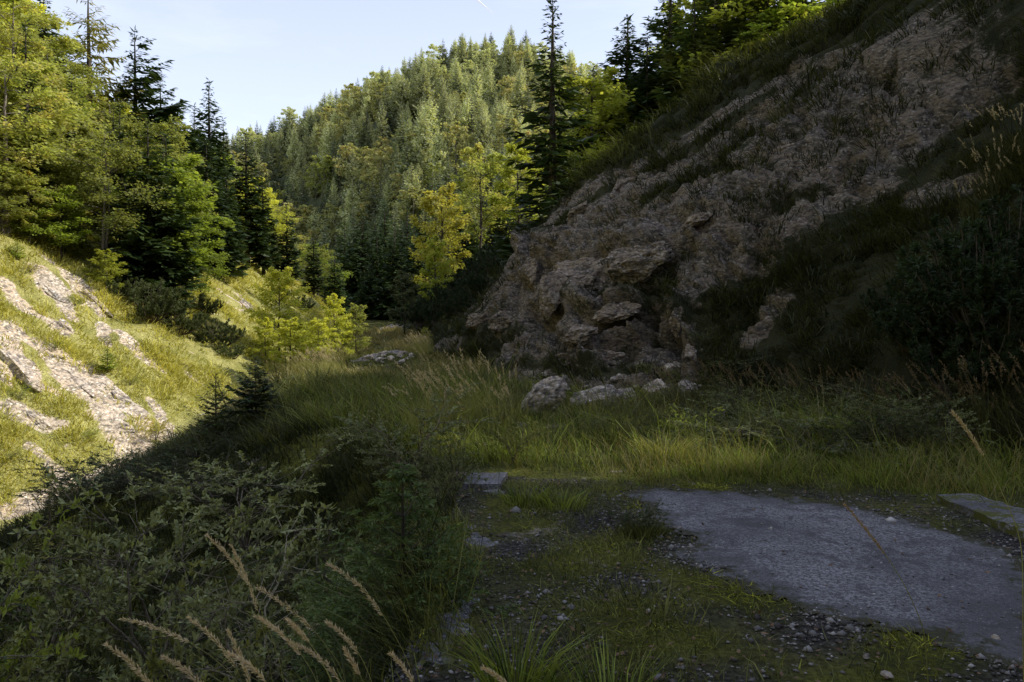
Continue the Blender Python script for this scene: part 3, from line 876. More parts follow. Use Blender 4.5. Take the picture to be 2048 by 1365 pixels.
def shrub(seed, h=1.2, R=.9, stems=7, leaf=.045, twigs=7, per=11, spread=.9, droop=.1):
    """open shrub of thin crooked stems with small pointed leaves"""
    r = np.random.default_rng(seed)
    tr, cr = MB(), MB()
    for k in range(stems):
        az = k * 2 * PI / stems + r.uniform(-.5, .5)
        n = 9; t = np.linspace(0, 1, n)
        out = R * r.uniform(.5, 1.1) * spread
        hh = h * r.uniform(.65, 1.1)
        p = np.stack([math.cos(az) * out * t ** 1.3, math.sin(az) * out * t ** 1.3, hh * (t ** .8) - droop * t ** 3], 1)
        p += np.cumsum(r.normal(0, .036 * (h + R), (n, 3)), 0) * t[:, None]
        tube(tr, p, np.linspace(.006 + .005 * h, .002, n), 4)
        for q in range(twigs):
            tq = .25 + .75 * (q + r.uniform(0, 1)) / twigs
            b0 = np.array([np.interp(tq, t, p[:, c]) for c in range(3)])
            d0 = unit(np.array([math.cos(az + r.normal(0, .9)), math.sin(az + r.normal(0, .9)), r.uniform(-.2, .9)]))
            L = (.16 + .34 * r.random()) * (h + R) * .5
            m2 = 5; t2 = np.linspace(0, 1, m2)
            tp = b0 + d0 * (L * t2)[:, None] + np.cumsum(r.normal(0, .03 * L, (m2, 3)), 0)
            tube(tr, tp, np.linspace(.0035, .0012, m2), 3)
            m = per
            tm = np.sort(r.uniform(.3, 1.02, m)) ** .6
            pp = np.stack([np.interp(tm, t2, tp[:, c]) for c in range(3)], 1)
            ad = unit(d0 * .7 + r.normal(0, .65, (m, 3)) + np.array([0, 0, .25]))
            sv = unit(np.cross(ad, r.normal(0, .6, (m, 3)) + np.array([0, 0, 1.0])))
            ll = leaf * r.uniform(.6, 1.25, m)
            cards(cr, pp, ad * ll[:, None], sv * (ll * .2)[:, None], np.clip(.4 + .4 * tq + r.uniform(-.35, .3, m), 0, 1))
    return tr, cr


PROTO = {}


def proto(key, pair, bark, leaf, tname='trunk', cname='crown'):
    PROTO[key] = (pair[0].mesh(key + '_' + tname, M[bark], True), pair[1].mesh(key + '_' + cname, M[leaf]), tname, cname)


for i in range(3):
    proto(f'spruce{i}', conifer(100 + i, 10, 2.0 + .25 * i, .7, 32, 7, droop=.22, tw=.62, tww=.17, step=.16, gaps=.08), 'bark_dark', 'spruce')
proto('spruce_thin', conifer(111, 10, 1.35, 1.5, 32, 6, droop=.16, tw=.62, tww=.17, step=.13, gaps=.16, el0=-.1, shape=.7), 'bark_dark', 'spruce')
proto('spruce_tall', conifer(112, 10, 1.6, .6, 34, 6, droop=.24, tw=.52, tww=.16, step=.13, gaps=.16, el0=-.2, el1=.55, wood=True, shape=.75), 'bark_dark', 'spruce')
proto('spruce_sunblock', conifer(114, 10, 2.6, 3.6, 24, 7, droop=.1, tw=.7, tww=.2, step=.16, gaps=.02, el0=.1, rt=.005), 'bark', 'spruce')  # thin trunk and high crown, shaped for the unseen sun blocker
proto('spruce_flag', conifer(113, 10, 1.7, .8, 24, 6, droop=.05, tw=.50, tww=.17, step=.13, gaps=.16, el0=0, el1=.5, lop=.6, wood=True, shape=.6), 'bark_dark', 'spruce')
for i in range(3):
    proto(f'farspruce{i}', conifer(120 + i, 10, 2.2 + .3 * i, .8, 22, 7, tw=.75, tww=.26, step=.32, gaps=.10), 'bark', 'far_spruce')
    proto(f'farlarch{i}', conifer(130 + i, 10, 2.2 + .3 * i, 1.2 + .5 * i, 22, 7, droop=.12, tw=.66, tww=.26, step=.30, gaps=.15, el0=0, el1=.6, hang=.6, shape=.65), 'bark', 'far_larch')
    proto(f'farbeech{i}', broadleaf(140 + i, 8, 3.0, .15, 22, .50, 14, .5, sprays=7), 'bark', 'far_beech')
proto('larch0', conifer(150, 10, 2.0, 2.0, 24, 5, droop=.10, tw=.5, tww=.10, step=.13, gaps=.3, el0=.05, el1=.55, hang=.7, shape=.6, wood=True), 'bark_dark', 'larch')
proto('larch1', conifer(151, 10, 1.7, 1.5, 26, 5, droop=.12, tw=.5, tww=.11, step=.13, gaps=.25, el0=0, el1=.55, hang=.6, shape=.7, wood=True), 'bark_dark', 'larch')
for i in range(4):
    proto(f'beech{i}', broadleaf(160 + i, 8.5, 3.0, .10 + .04 * i, 28, .165, 42, .6, sprays=11, twin=(i == 1)), 'bark', 'beech')
proto('young0', broadleaf(170, 5.5, 1.6, .14, 24, .15, 34, .45, sprays=9, rt=.011, up=.75), 'bark_dark', 'maple')
proto('young1', broadleaf(171, 5.5, 1.4, .10, 24, .14, 34, .45, sprays=9, rt=.011, up=.8), 'bark_dark', 'maple')
for i in range(3):
    proto(f'pine{i}', pinebush(180 + i), 'twig_dark', 'pine', 'stem', 'foliage')
    proto(f'willow{i}', shrub(190 + i, leaf=.046, twigs=16, per=32, stems=9), 'twig', 'willow', 'stem', 'foliage')
proto('sapling0', conifer(200, 1.9, .80, .08, 16, 6, droop=.10, tw=.40, tww=.07, step=.05, gaps=.04, el0=-.05, el1=.75, hang=.12, wood=True, rt=.011, needle=True), 'bark_dark', 'sapling')
proto('sapling1', conifer(201, 1.4, .56, .30, 13, 6, droop=.02, tw=.20, tww=.20, step=.035, gaps=.12, el0=.05, el1=.75, hang=.1, wood=True, rt=.012), 'bark_dark', 'spruce')
proto('sapling2', conifer(202, 1.4, .42, .25, 13, 6, droop=.02, tw=.17, tww=.18, step=.035, gaps=.2, el0=.1, el1=.8, hang=.1, wood=True, rt=.012), 'bark_dark', 'spruce_sun')
proto('sapling3', conifer(203, 1.7, .5, .5, 13, 5, droop=.02, tw=.1, tww=.12, step=.05, gaps=.3, el0=.1, el1=.7, hang=.1, wood=True, rt=.014), 'twig_dark', 'larch')


def plant(name, key, loc, s, label, cat, group=None, rz=None, leaf=None, bark=None, sz=1.0, tilt=0.0):
    tm, cm, tn, cn = PROTO[key]
    e = empty(name, loc, rng.uniform(0, 2 * PI) if rz is None else rz, s)
    e.scale = (s, s, s * sz)
    if tilt: e.rotation_euler[1] = tilt
    tag(e, label, cat, group)
    for nm, me, mt in ((tn, tm, bark), (cn, cm, leaf)):
        o = mobj(nm, me, e)
        if mt:
            o.material_slots[0].link = 'OBJECT'
            o.material_slots[0].material = M[mt]
    return e


def height_to(loc, px_top_y):
    """metres from loc up to the picture row px_top_y at that depth"""
    x, y, z = loc
    return at(1024, px_top_y, y)[2] - z


# ------------------------------------------------------------------ far forest
def skyl(px, tab):
    return np.interp(px, [a for a, b in tab], [b for a, b in tab])


far_sky = [(400, 290), (480, 248), (560, 222), (640, 196), (700, 158), (760, 136), (850, 84), (950, 62), (1020, 46), (1060, 60), (1120, 100), (1170, 88), (1220, 150), (1300, 170)]
placed = []
far_list = []
tries = 0
counts = {'larch': 0, 'spruce': 0, 'beech': 0}
KIND = {'larch': ('larch_tree', 'larch', 'feathery pale green larch'), 'spruce': ('spruce_tree', 'spruce', 'dark green pointed spruce'), 'beech': ('broadleaf_tree', 'broadleaf tree', 'round topped olive green broadleaf tree')}
while len(placed) < 800 and tries < 60000:
    tries += 1
    y = 100 + 206 * rng.random() ** .8
    px = rng.uniform(430, 1260)
    x = (px - 1024) / FPX * y
    z = far_z(x, y)
    py = px_of((x, y, z))[1]
    if y > 301: continue
    if py > 640 or (py > 560 and y < 104): continue
    sp = (2.3 + .008 * y) * (1 + .5 * mn.noise((x * .05, y * .05, 31)))
    if any((x - a) ** 2 + (y - b) ** 2 < sp * sp for a, b in placed): continue
    placed.append((x, y))
    r = rng.random()
    low = py > 330
    nzv = mn.noise((x * .035, y * .035, 9))
    if r < (.20 if not low else .24) + max(0, nzv) * .6 * (px < 800): k = 'beech'
    elif r < (.68 if not low else .5): k = 'larch'
    else: k = 'spruce'
    h = rng.uniform(6, 15) * (1 if k != 'beech' else .72) * (.8 + .2 * min(1, y / 200))
    if y < 150: h *= .8
    top = skyl(px, far_sky) + rng.uniform(-6, 10)
    h = min(h, max(3.5, height_to((x, y, z), top)))
    band = 'crest' if py < skyl(px, far_sky) + 75 else ('upper slope' if py < 290 else ('middle slope' if py < 430 else 'foot'))
    side = 'left' if px < 700 else ('middle' if px < 900 else 'right')
    nm, cat, look = KIND[k]
    pk = {'larch': 'farlarch', 'spruce': 'farspruce', 'beech': 'farbeech'}[k] + str(rng.integers(3))
    base = 8.0 if k == 'beech' else 10.0
    place_txt = f'on the {side} part of the far hill {band}'
    lf = None
    if k == 'beech' and py > 380 and rng.random() < .3: lf = 'beech'
    wv = rng.uniform(.62, .98) if k != 'beech' else rng.uniform(.8, 1.1)
    far_list.append((k, y, nm, pk, (x, y, z - .15), h / base * wv, 1 / wv, f'{look} {place_txt}', cat, f'{cat}s {place_txt}', lf))
    counts[k] += 1
CAP = {'spruce': 172, 'larch': 285, 'beech': 165}
far_list.sort(key=lambda e: e[1])
nk = {'spruce': 0, 'larch': 0, 'beech': 0}
bulk = {0: MB(), 1: MB()}


def bulk_add(me, mb_, loc, s_, sz_, rz_):
    n_ = len(me.vertices); v = np.empty(n_ * 3, np.float32); me.vertices.foreach_get('co', v); v = v.reshape(-1, 3).astype(float)
    q = np.empty(len(me.loops), np.int32); me.loops.foreach_get('vertex_index', q)
    va = np.empty(n_, np.float32); me.attributes['var'].data.foreach_get('value', va)
    c, s2 = math.cos(rz_), math.sin(rz_)
    w_ = np.stack([(v[:, 0] * c - v[:, 1] * s2) * s_, (v[:, 0] * s2 + v[:, 1] * c) * s_, v[:, 2] * s_ * sz_], 1) + np.array(loc)
    mb_.add(w_, q.reshape(-1, 4), var=va)


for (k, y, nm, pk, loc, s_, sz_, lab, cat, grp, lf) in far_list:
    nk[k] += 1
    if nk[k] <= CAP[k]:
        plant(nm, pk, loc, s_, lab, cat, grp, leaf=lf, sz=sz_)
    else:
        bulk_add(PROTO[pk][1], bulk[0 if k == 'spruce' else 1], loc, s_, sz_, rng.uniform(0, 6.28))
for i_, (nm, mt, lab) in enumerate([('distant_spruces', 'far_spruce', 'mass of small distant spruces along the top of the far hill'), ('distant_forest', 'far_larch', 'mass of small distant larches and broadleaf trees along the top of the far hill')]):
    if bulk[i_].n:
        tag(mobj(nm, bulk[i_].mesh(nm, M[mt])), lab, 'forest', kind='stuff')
print('far trees', counts, nk)

# ------------------------------------------------------------------ left forest
left_sky = [(-300, -200), (0, -60), (70, -10), (105, 70), (150, 170), (260, 200), (300, 230), (345, 262), (380, 275), (450, 290), (478, 295), (505, 315), (525, 380), (560, 405), (600, 430), (640, 470), (668, 490), (684, 600), (700, 640)]
hero_left = []


def hero(name, key, px, Y, top, label, cat, group=None, base=10.0, wide=1.0, **kw):
    x = (px - 1024) / FPX * Y
    z = gz(x, Y)
    h = height_to((x, Y, z), top)
    e = plant(name, key, (x, Y, z - .1), h / base * wide, label, cat, group, sz=1 / wide, **kw)
    hero_left.append((x, Y))
    return e


hero('larch_tree', 'larch0', 185, 46, -30, 'tall open larch with a crooked dark trunk against the sky, top left', 'larch', wide=1.25)
hero('spruce_tree', 'spruce_flag', 275, 47, 55, 'spruce with branches reaching only to the right against the sky, right of the tall larch', 'spruce', wide=1.15, rz=.1)
hero('spruce_tree', 'spruce_flag', 325, 50, 155, 'dark one-sided spruce below and right of the flag-shaped one on the left skyline', 'spruce', wide=1.2, rz=.4)
hero('spruce_tree', 'spruce_thin', 422, 58, 158, 'slender spruce rising alone above the dip in the left skyline', 'spruce', wide=1.1)
hero('spruce_tree', 'spruce1', 392, 60, 208, 'short dark spruce just left of the slender one on the left skyline', 'spruce')
hero('spruce_tree', 'spruce_flag', 450, 62, 236, 'sparse small spruce where the left forest meets the far hill at the sky', 'spruce', wide=1.1)
hero('spruce_tree', 'spruce_thin', 98, 44, -20, 'blue-green dark spruce cut by the top edge, left of the tall larch', 'spruce', wide=1.3)
hero('broadleaf_tree', 'beech1', 205, 31.5, 255, 'twin-trunked beech with yellow-green leaves at the edge of the left grass slope', 'broadleaf tree', base=8.5, rz=.5)
hero('spruce_tree', 'spruce1', 300, 32.5, 235, 'big dark spruce at the lower edge of the left forest, beside the twin-trunked beech', 'spruce', wide=1.25)
hero('broadleaf_tree', 'beech0', 372, 36, 385, 'bright green leafy tree lit from the right, in front of the left forest', 'broadleaf tree', base=8.5, leaf='beech_green')
hero('broadleaf_tree', 'beech2', 110, 34, 190, 'reddish brown thin-leaved beech behind the twin-trunked one', 'broadleaf tree', base=8.5, wide=1.2)
hero('broadleaf_tree', 'beech3', 15, 29, 120, 'wide drooping beech with golden leaves at the left edge', 'broadleaf tree', base=8.5, wide=1.2)
hero('broadleaf_tree', 'young0', 215, 29.8, 500, 'low bright yellow-green sapling at the foot of the twin-trunked beech', 'broadleaf tree', base=5.5, leaf='yellow', wide=1.6)
hero('spruce_tree', 'spruce2', 415, 46, 270, 'tall dark green spruce in the middle of the left forest front', 'spruce', wide=1.1)
for (px, Y, top, ky, lab) in [(335, 34.5, 262, 'spruce_thin', 'slender dark spruce right of the big dark one in the left forest front'), (495, 56, 262, 'spruce_thin', 'narrow spruce against the far hill where the left forest skyline ends'), (528, 58, 352, 'spruce_thin', 'narrow spruce midway down the left forest edge toward the gorge'),
                              (575, 62, 405, 'spruce_thin', 'narrow spruce among the pale trees of the left spur'), (628, 68, 462, 'spruce_thin', 'narrow spruce near the lower end of the left spur'), (670, 72, 500, 'spruce1', 'last dark spruce at the very end of the left spur beside the gorge'),
                              (60, 32, 40, 'spruce_tall', 'tall dark spruce rising over the beeches near the left edge'), (150, 36, 150, 'spruce_thin', 'slender spruce behind the reddish brown beech'), (245, 37, 205, 'spruce_thin', 'slender spruce left of the big dark one in the left forest'), (455, 50, 330, 'spruce_thin', 'slender dark spruce above the far grass of the left slope')]:
    hero('spruce_tree', ky, px, Y, top, lab, 'spruce', wide=1.15)
for k, (px, Y, top, lf, wd) in enumerate([(5, 28.5, 330, 'beech', 1.7), (60, 29.5, 350, 'beech', 1.6), (125, 30.5, 380, 'beech_green', 1.5), (35, 31, 250, 'beech', 1.7), (95, 32, 270, 'beech', 1.6), (160, 33, 330, 'beech', 1.5), (255, 34, 420, 'beech_green', 1.4), (-30, 30, 150, 'beech', 1.7), (345, 35, 330, 'beech_green', 1.4)]):
    hero('broadleaf_tree', f'young{k % 2}', px, Y, top, 'low bushy leafy tree filling the edge of the left forest down to the grass', 'broadleaf tree', 'bushy trees along the edge of the left forest', base=5.5, leaf=lf, wide=wd)
n_left = 0
tries = 0
pl = list(hero_left)
while n_left < 165 and tries < 30000:
    tries += 1
    y = rng.uniform(28, 80)
    px = rng.uniform(-150, 690)
    x = (px - 1024) / FPX * y
    edge = np.interp(y, [28, 34, 40, 46, 60, 75, 80], [-19.5, -19.6, -19.2, -20.3, -19.0, -18.0, -19])
    if x > edge or x < edge - 34: continue
    sp = 2.1 + .014 * y
    if any((x - a) ** 2 + (y - b) ** 2 < sp * sp for a, b in pl): continue
    z = gz(x, y)
    hmax = height_to((x, y, z), skyl(px, left_sky) + rng.uniform(0, 30))
    if hmax < 1.8: continue
    pl.append((x, y))
    front = (edge - x) < 3
    r = rng.random()
    if px < 200: pb = .66
    elif px < 480: pb = .34
    else: pb = .66
    if r < pb:
        h = min(rng.uniform(5, 8.5), hmax); nm, cat, pk, base = 'broadleaf_tree', 'broadleaf tree', f'beech{rng.integers(4)}', 8.5
        lf = rng.choice(['beech', 'beech', 'beech_green', 'maple'])
        look = {'beech': 'yellow-olive leafy beech', 'beech_green': 'fresh green leafy tree', 'maple': 'light green leafy tree'}[lf]
    elif r < .9:
        h = min(rng.uniform(7, 13), hmax); nm, cat, pk, base = 'spruce_tree', 'spruce', ['spruce0', 'spruce_thin', 'spruce_tall', 'spruce1'][rng.integers(4)], 10
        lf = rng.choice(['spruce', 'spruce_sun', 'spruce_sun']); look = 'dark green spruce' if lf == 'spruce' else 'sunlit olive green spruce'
    else:
        h = min(rng.uniform(6, 10), hmax); nm, cat, pk, base = 'larch_tree', 'larch', f'larch{rng.integers(2)}', 10
        lf = None; look = 'pale yellow-green larch'
    band = 'near the left edge' if px < 200 else ('above the grass slope' if px < 420 else ('around its middle' if px < 560 else 'toward the gorge'))
    depth = 'front row of the left forest' if front else 'interior of the left forest'
    plant(nm, pk, (x, y, z - .12), h / base * (1.15 if r < pb else 1.0), f'{look} in the {depth}, {band}', cat, f'{look}s, {depth}, {band}', leaf=lf, sz=1 / (1.15 if r < pb else 1.0))
    n_left += 1
print('left trees', n_left)

# ------------------------------------------------------------------ right crest and valley trees
hero('spruce_tree', 'spruce_tall', 1105, 37, -12, 'tallest dark spruce standing alone beside the rock spur, its top at the upper edge', 'spruce', wide=1.2)
hero('spruce_tree', 'spruce_thin', 1252, 52, 28, 'slim dark spruce on the right crest against the sky', 'spruce', wide=1.7)
hero('spruce_tree', 'spruce_tall', 1335, 50, -75, 'broad dark spruce on the right crest, cut by the top edge', 'spruce', wide=1.5)
hero('spruce_tree', 'spruce0', 1292, 46, 60, 'dark spruce filling the gap between the slim and the broad spruce on the right crest', 'spruce', wide=1.3)
hero('spruce_tree', 'spruce_tall', 1425, 47, -140, 'spruce with a bare grey trunk at the top edge on the right crest', 'spruce', wide=1.2, leaf='spruce_sun', bark='bark')
hero('spruce_tree', 'spruce1', 1500, 46, -120, 'green-lit spruce farthest right on the crest at the top edge', 'spruce', wide=1.3, leaf='spruce_sun')
hero('spruce_tree', 'spruce2', 1185, 49, 135, 'small dark spruce between the tallest one and the right crest', 'spruce', wide=1.3)
hero('broadleaf_tree', 'young0', 1180, 46, 165, 'back-lit yellow-green bush tree between the dark spruces on the right', 'broadleaf tree', base=5.5, leaf='yellow', wide=1.3)
hero('broadleaf_tree', 'young1', 1225, 48, 185, 'glowing light green leafy tree right of the back-lit bush on the right crest', 'broadleaf tree', base=5.5, leaf='yellow', wide=1.2)
hero('broadleaf_tree', 'young0', 1385, 54, 20, 'bright green leafy tree behind the broad spruce on the right crest', 'broadleaf tree', base=5.5, leaf='yellow', wide=1.2)
hero('broadleaf_tree', 'young1', 1460, 53, -40, 'yellow-green tree beside the bare-trunked spruce at the top edge', 'broadleaf tree', base=5.5, leaf='yellow', wide=1.2)
hero('broadleaf_tree', 'young0', 1535, 47, -60, 'yellow-green leafy tree farthest right on the crest under the top edge', 'broadleaf tree', base=5.5, leaf='yellow', wide=1.4)
hero('spruce_tree', 'spruce0', 1585, 45, -90, 'dark spruce at the top edge where the crest leaves the picture', 'spruce', wide=1.3)
hero('broadleaf_tree', 'young1', 1620, 44, -60, 'green leafy tree at the top edge where the crest leaves the picture', 'broadleaf tree', base=5.5, leaf='beech_green', wide=1.5)
hero('spruce_tree', 'spruce2', 1385, 46, -30, 'dark spruce left of the bare-trunked one on the right crest', 'spruce', wide=1.3, leaf='spruce_sun')
for (px, py, s_, lf) in [(1290, 225, 1.0, 'pine_dark'), (1345, 190, 1.1, 'pine'), (1400, 150, 1.2, 'pine_dark'), (1455, 120, 1.1, 'pine'), (1500, 85, 1.2, 'pine'), (1550, 55, 1.2, 'pine_dark'), (1600, 30, 1.2, 'pine'), (1230, 270, .9, 'pine_dark'), (1660, 25, 1.0, 'pine_dark'), (1475, 60, 1.2, 'pine')]:
    h = hit(px, py)
    if h is not None: plant('dwarf_pine', f'pine{int(rng.integers(3))}', h - np.array([0, 0, .1]), s_, 'dwarf pine in the row of bushes along the right crest under the trees', 'dwarf pine', 'dwarf pines along the right crest', leaf=lf)
hero('broadleaf_tree', 'young0', 885, 58, 385, 'yellow tree with an orange-tinged top below the far hill', 'broadleaf tree', base=5.5, leaf='autumn', wide=1.0)
hero('broadleaf_tree', 'young1', 870, 52, 480, 'yellow-green tree just under the orange-tinged yellow one', 'broadleaf tree', base=5.5, leaf='yellow', wide=1.0)
hero('broadleaf_tree', 'young1', 1035, 62, 288, 'tall yellow-green tree left of the tallest spruce', 'broadleaf tree', base=5.5, leaf='yellow', wide=1.25)
hero('broadleaf_tree', 'young0', 960, 66, 305, 'tree with thin rust coloured leaves between the autumn tree and the tall yellow-green one', 'broadleaf tree', base=5.5, leaf='beech', wide=1.1)
hero('spruce_tree', 'spruce0', 1000, 70, 330, 'dark spruce behind the tall yellow-green tree', 'spruce', wide=1.1)
hero('spruce_tree', 'spruce1', 930, 74, 370, 'dark spruce behind the orange autumn tree', 'spruce', wide=1.1)
hero('broadleaf_tree', 'young1', 808, 50, 548, 'pale green willow-like tree at the mouth of the gorge', 'broadleaf tree', base=5.5, leaf='willow', wide=1.1)
for k, (px, Y, top) in enumerate([(790, 84, 440), (755, 90, 460), (725, 95, 420), (700, 96, 470), (830, 80, 450), (850, 86, 400), (770, 97, 400), (815, 95, 410), (740, 86, 520), (690, 99, 440)]):
    hero('spruce_tree', f'spruce{k % 3}', px, Y, top, 'dark spruce in the shaded gorge behind the valley floor', 'spruce', 'spruces in the shaded gorge', wide=1.15)
# unseen spruce added in the crest notch to shape the terrace sun patch
for k, (s_, q_, h_) in enumerate([(46, 9.0, 23)]):
    x = s_ * math.sin(SUN_AZ) - q_ * math.cos(SUN_AZ); y = s_ * math.cos(SUN_AZ) + q_ * math.sin(SUN_AZ)
    plant('spruce_tree', 'spruce_sunblock', (x, y, gz(x, y) - .1), h_ / 10, 'unseen spruce added on the right crest to shape the sun patch', 'spruce')

# dwarf pines
pine_spots = [
    (300, 640, 1.35, 'pine', 'large round dwarf pine on the left grass slope below the dark spruce'),
    (355, 665, 1.0, 'pine', 'dwarf pine leaning on the right side of the large round one on the left slope'),
    (245, 600, .9, 'pine', 'dwarf pine above and left of the large round one on the left slope'),
    (430, 690, 1.1, 'pine', 'dark olive dwarf pine low on the left slope beside the sunlit sapling'),
    (400, 630, .9, 'pine', 'small dwarf pine midway up the left slope'),
    (460, 715, .7, 'pine', 'lowest dwarf pine on the left slope by the meadow'),
    (600, 620, 1.0, 'pine', 'dwarf pine behind the maple sapling at the end of the left slope'),
    (560, 600, .9, 'pine', 'dwarf pine on the skyline of the left grass slope'),
]
for k, (px, py, s, lf, lab) in enumerate(pine_spots):
    h = hit(px, py)
    if h is None: continue
    plant('dwarf_pine', f'pine{k % 3}', h - np.array([0, 0, .1]), s, lab, 'dwarf pine', 'dwarf pines on the left slope', leaf=lf)
k = 0
for (px, Y) in [(850, 48), (880, 44), (905, 47), (930, 43), (955, 46), (975, 42), (1000, 45), (1020, 42), (1045, 45), (1065, 40), (1085, 43), (1110, 41), (1135, 39), (1160, 42), (870, 55), (915, 54), (960, 52), (1010, 53), (1185, 40), (1210, 41), (840, 60)]:
    x = (px - 1024) / FPX * Y
    plant('dwarf_pine', f'pine{k % 3}', (x, Y, gz(x, Y) - .1), rng.uniform(1.1, 1.6), 'near-black dwarf pine in the thicket behind the rock spur', 'dwarf pine', 'dwarf pine thicket behind the rock spur', leaf='pine_dark', sz=1.2)
    k += 1
for (px, py, s, lab) in [(1960, 640, 1.3, 'dark dwarf pine at the right edge half way up the shaded slope'), (2020, 560, 1.2, 'dark dwarf pine highest at the right edge'), (1880, 700, 1.0, 'dark dwarf pine low on the shaded right slope'),
                         (2010, 720, 1.3, 'dark dwarf pine by the right edge above the tall grass'), (1800, 640, .7, 'small dark dwarf pine on the right slope left of the bigger ones'), (1930, 780, .9, 'dark dwarf pine at the right foot of the slope')]:
    h = hit(px, py)
    plant('dwarf_pine', f'pine{k % 3}', h - np.array([0, 0, .1]), s, lab, 'dwarf pine', 'dwarf pines on the shaded right slope', leaf='pine_dark')
    k += 1

# saplings on the valley floor
for (px, py, top, key, lf, wd, lab) in [
    (555, 722, 545, 'young0', 'maple', 1.0, 'tall sunlit maple sapling with yellowing top at the edge of the meadow'),
    (530, 735, 640, 'young1', 'maple', 1.3, 'low leafy maple at the left foot of the tall sunlit sapling'),
    (668, 715, 595, 'young1', 'maple', 1.1, 'sapling with a straight dark stem, right of the maple'),
    (712, 705, 612, 'young1', 'beech', 1.1, 'small dry yellowish tree with red-brown tips at the far end of the meadow'),
    (635, 718, 640, 'young0', 'maple', 1.4, 'bushy pale maple between the tall sapling and the dark stemmed one'),
    (600, 705, 650, 'young0', 'yellow', 1.5, 'round sunlit bush behind the maple saplings'),
    (580, 690, 640, 'young1', 'maple', 1.5, 'green bush under the dwarf pines behind the maple saplings'),
    (690, 690, 640, 'young0', 'yellow', 1.3, 'green bush left of the dry yellowish tree'),
    (850, 690, 655, 'young1', 'yellow', 1.3, 'little yellow-green bush at the foot of the rock spur')]:
    h = hit(px, py)
    if h is None: continue
    if 560 < px < 760:
        Yf = {668: 31.5, 712: 32.6, 635: 30.6, 600: 33.0, 580: 31.2, 690: 33.2}.get(px, 32)
        h = np.array([(px - 1024) / FPX * Yf, Yf, 0]); h[2] = gz(h[0], h[1])
    H = height_to(h, top)
    plant('maple_sapling' if 'maple' in lab else 'young_tree', key, h - np.array([0, 0, .05]), H / 5.5 * wd, lab, 'sapling', leaf=lf, sz=1 / wd)

for (px, py, top, key, wd, lf, lab) in [
    (512, 850, 712, 'sapling1', 1.0, None, 'dark young spruce silhouetted against the sunlit slope'),
    (432, 880, 745, 'sapling2', 1.0, None, 'thinner lighter young spruce left of the dark one'),
    (215, 745, 690, 'sapling2', 1.3, 'beech_green', 'tiny bright green spruce on the left grass slope'),
    (35, 520, 480, 'sapling2', 1.3, 'beech_green', 'small green spruce high on the left grass slope'),
]:
    h = hit(px, py)
    H = height_to(h, top)
    plant('young_spruce', key, h - np.array([0, 0, .03]), H / 1.4 * wd, lab, 'young spruce', leaf=lf, sz=1 / wd)

p = np.array([-.68, 4.6, gz(-.95, 4.6)])
plant('young_spruce', 'sapling0', p, height_to(p, 945) / 1.9, 'green young spruce growing against the mossy concrete edge', 'young spruce', rz=1.0)
p = np.array([-2.55, 3.0, gz(-2.55, 3.0)])
plant('young_spruce', 'sapling0', p, height_to(p, 1215) / 1.9, 'dark young spruce in the bottom left corner', 'young spruce', rz=2.2, leaf='spruce')
p = np.array([-6.2, 10.0, gz(-6.2, 10.0)])
plant('young_larch', 'sapling3', p, height_to(p, 985) / 1.7, 'bare-stemmed young larch at the left edge above the gully', 'young larch', rz=.3)
p = np.array([-1.05, 5.3, gz(-1.05, 5.3)])
plant('young_spruce', 'sapling0', p, height_to(p, 1095) / 1.9, 'lower young spruce left of the one against the concrete edge', 'young spruce', rz=4.2)

# willow shrubs
for k, (x, y, top, s, lf, lab) in enumerate([
    (-3.0, 6.3, 1020, 1.35, None, 'large pale-twigged willow shrub on the dark bank, lower left'),
    (-2.0, 5.8, 1065, 1.05, None, 'willow shrub with grey-green leaves right of the large pale-twigged one'),
    (-3.9, 5.6, 1130, 1.1, None, 'low willow shrub with bare crooked twigs at the lower left'),
    (-3.5, 9.8, 925, 1.5, None, 'willow shrub half way along the dark bank below the young spruces'),
    (-6.6, 12.6, 905, 1.4, 'pine_dark', 'dark-leaved shrub silhouetted against the pale gully'),
    (-5.3, 12.0, 925, 1.2, None, 'willow shrub right of the silhouetted one at the gully rim'),
    (-1.25, 9.3, 812, 1.15, None, 'leafy willow at the terrace edge left of the plumed grass'),
    (-1.0, 8.8, 880, .8, None, 'small willow hanging over the dark drop at the terrace edge'),
    (-5.0, 8.0, 1040, 1.3, 'pine', 'olive green shrub on the bank at the left, under the young larch'),
    (-3.4, 4.2, 1215, 1.0, 'grass', 'green leafy shrub near the bottom left'),
    (-1.9, 4.0, 1190, .9, 'grass_dark', 'dark leafy shrub behind the tall plumed stems'),
    (3.1, 10.6, 812, 1.15, None, 'sunlit leafy willow in the tall grass right of the boulders'),
    (4.0, 10.0, 850, 1.2, None, 'shaded willow right of the sunlit one behind the slab'),
    (5.2, 10.8, 820, 1.2, 'grass', 'green shrub in front of the dark right slope'),
    (5.9, 11.6, 760, 1.2, None, 'bluish leaved shrub on the dark right slope foot'),
    (2.5, 10.2, 880, .8, None, 'low willow left of the sunlit one in the grass'),
    (1.02, 6.15, 1030, .36, 'under', 'tiny dark shrub growing on the moss at the slab corner'),
]):
    z = gz(x, y)
    H = max(.3, height_to((x, y, z), top))
    plant('willow_shrub', f'willow{k % 3}', (x, y, z - .03), s, lab, 'shrub', leaf='willow_pale' if (lf is None and k < 5) else lf, bark='twig_pale' if k == 1 else None, sz=H / 1.25 / s)
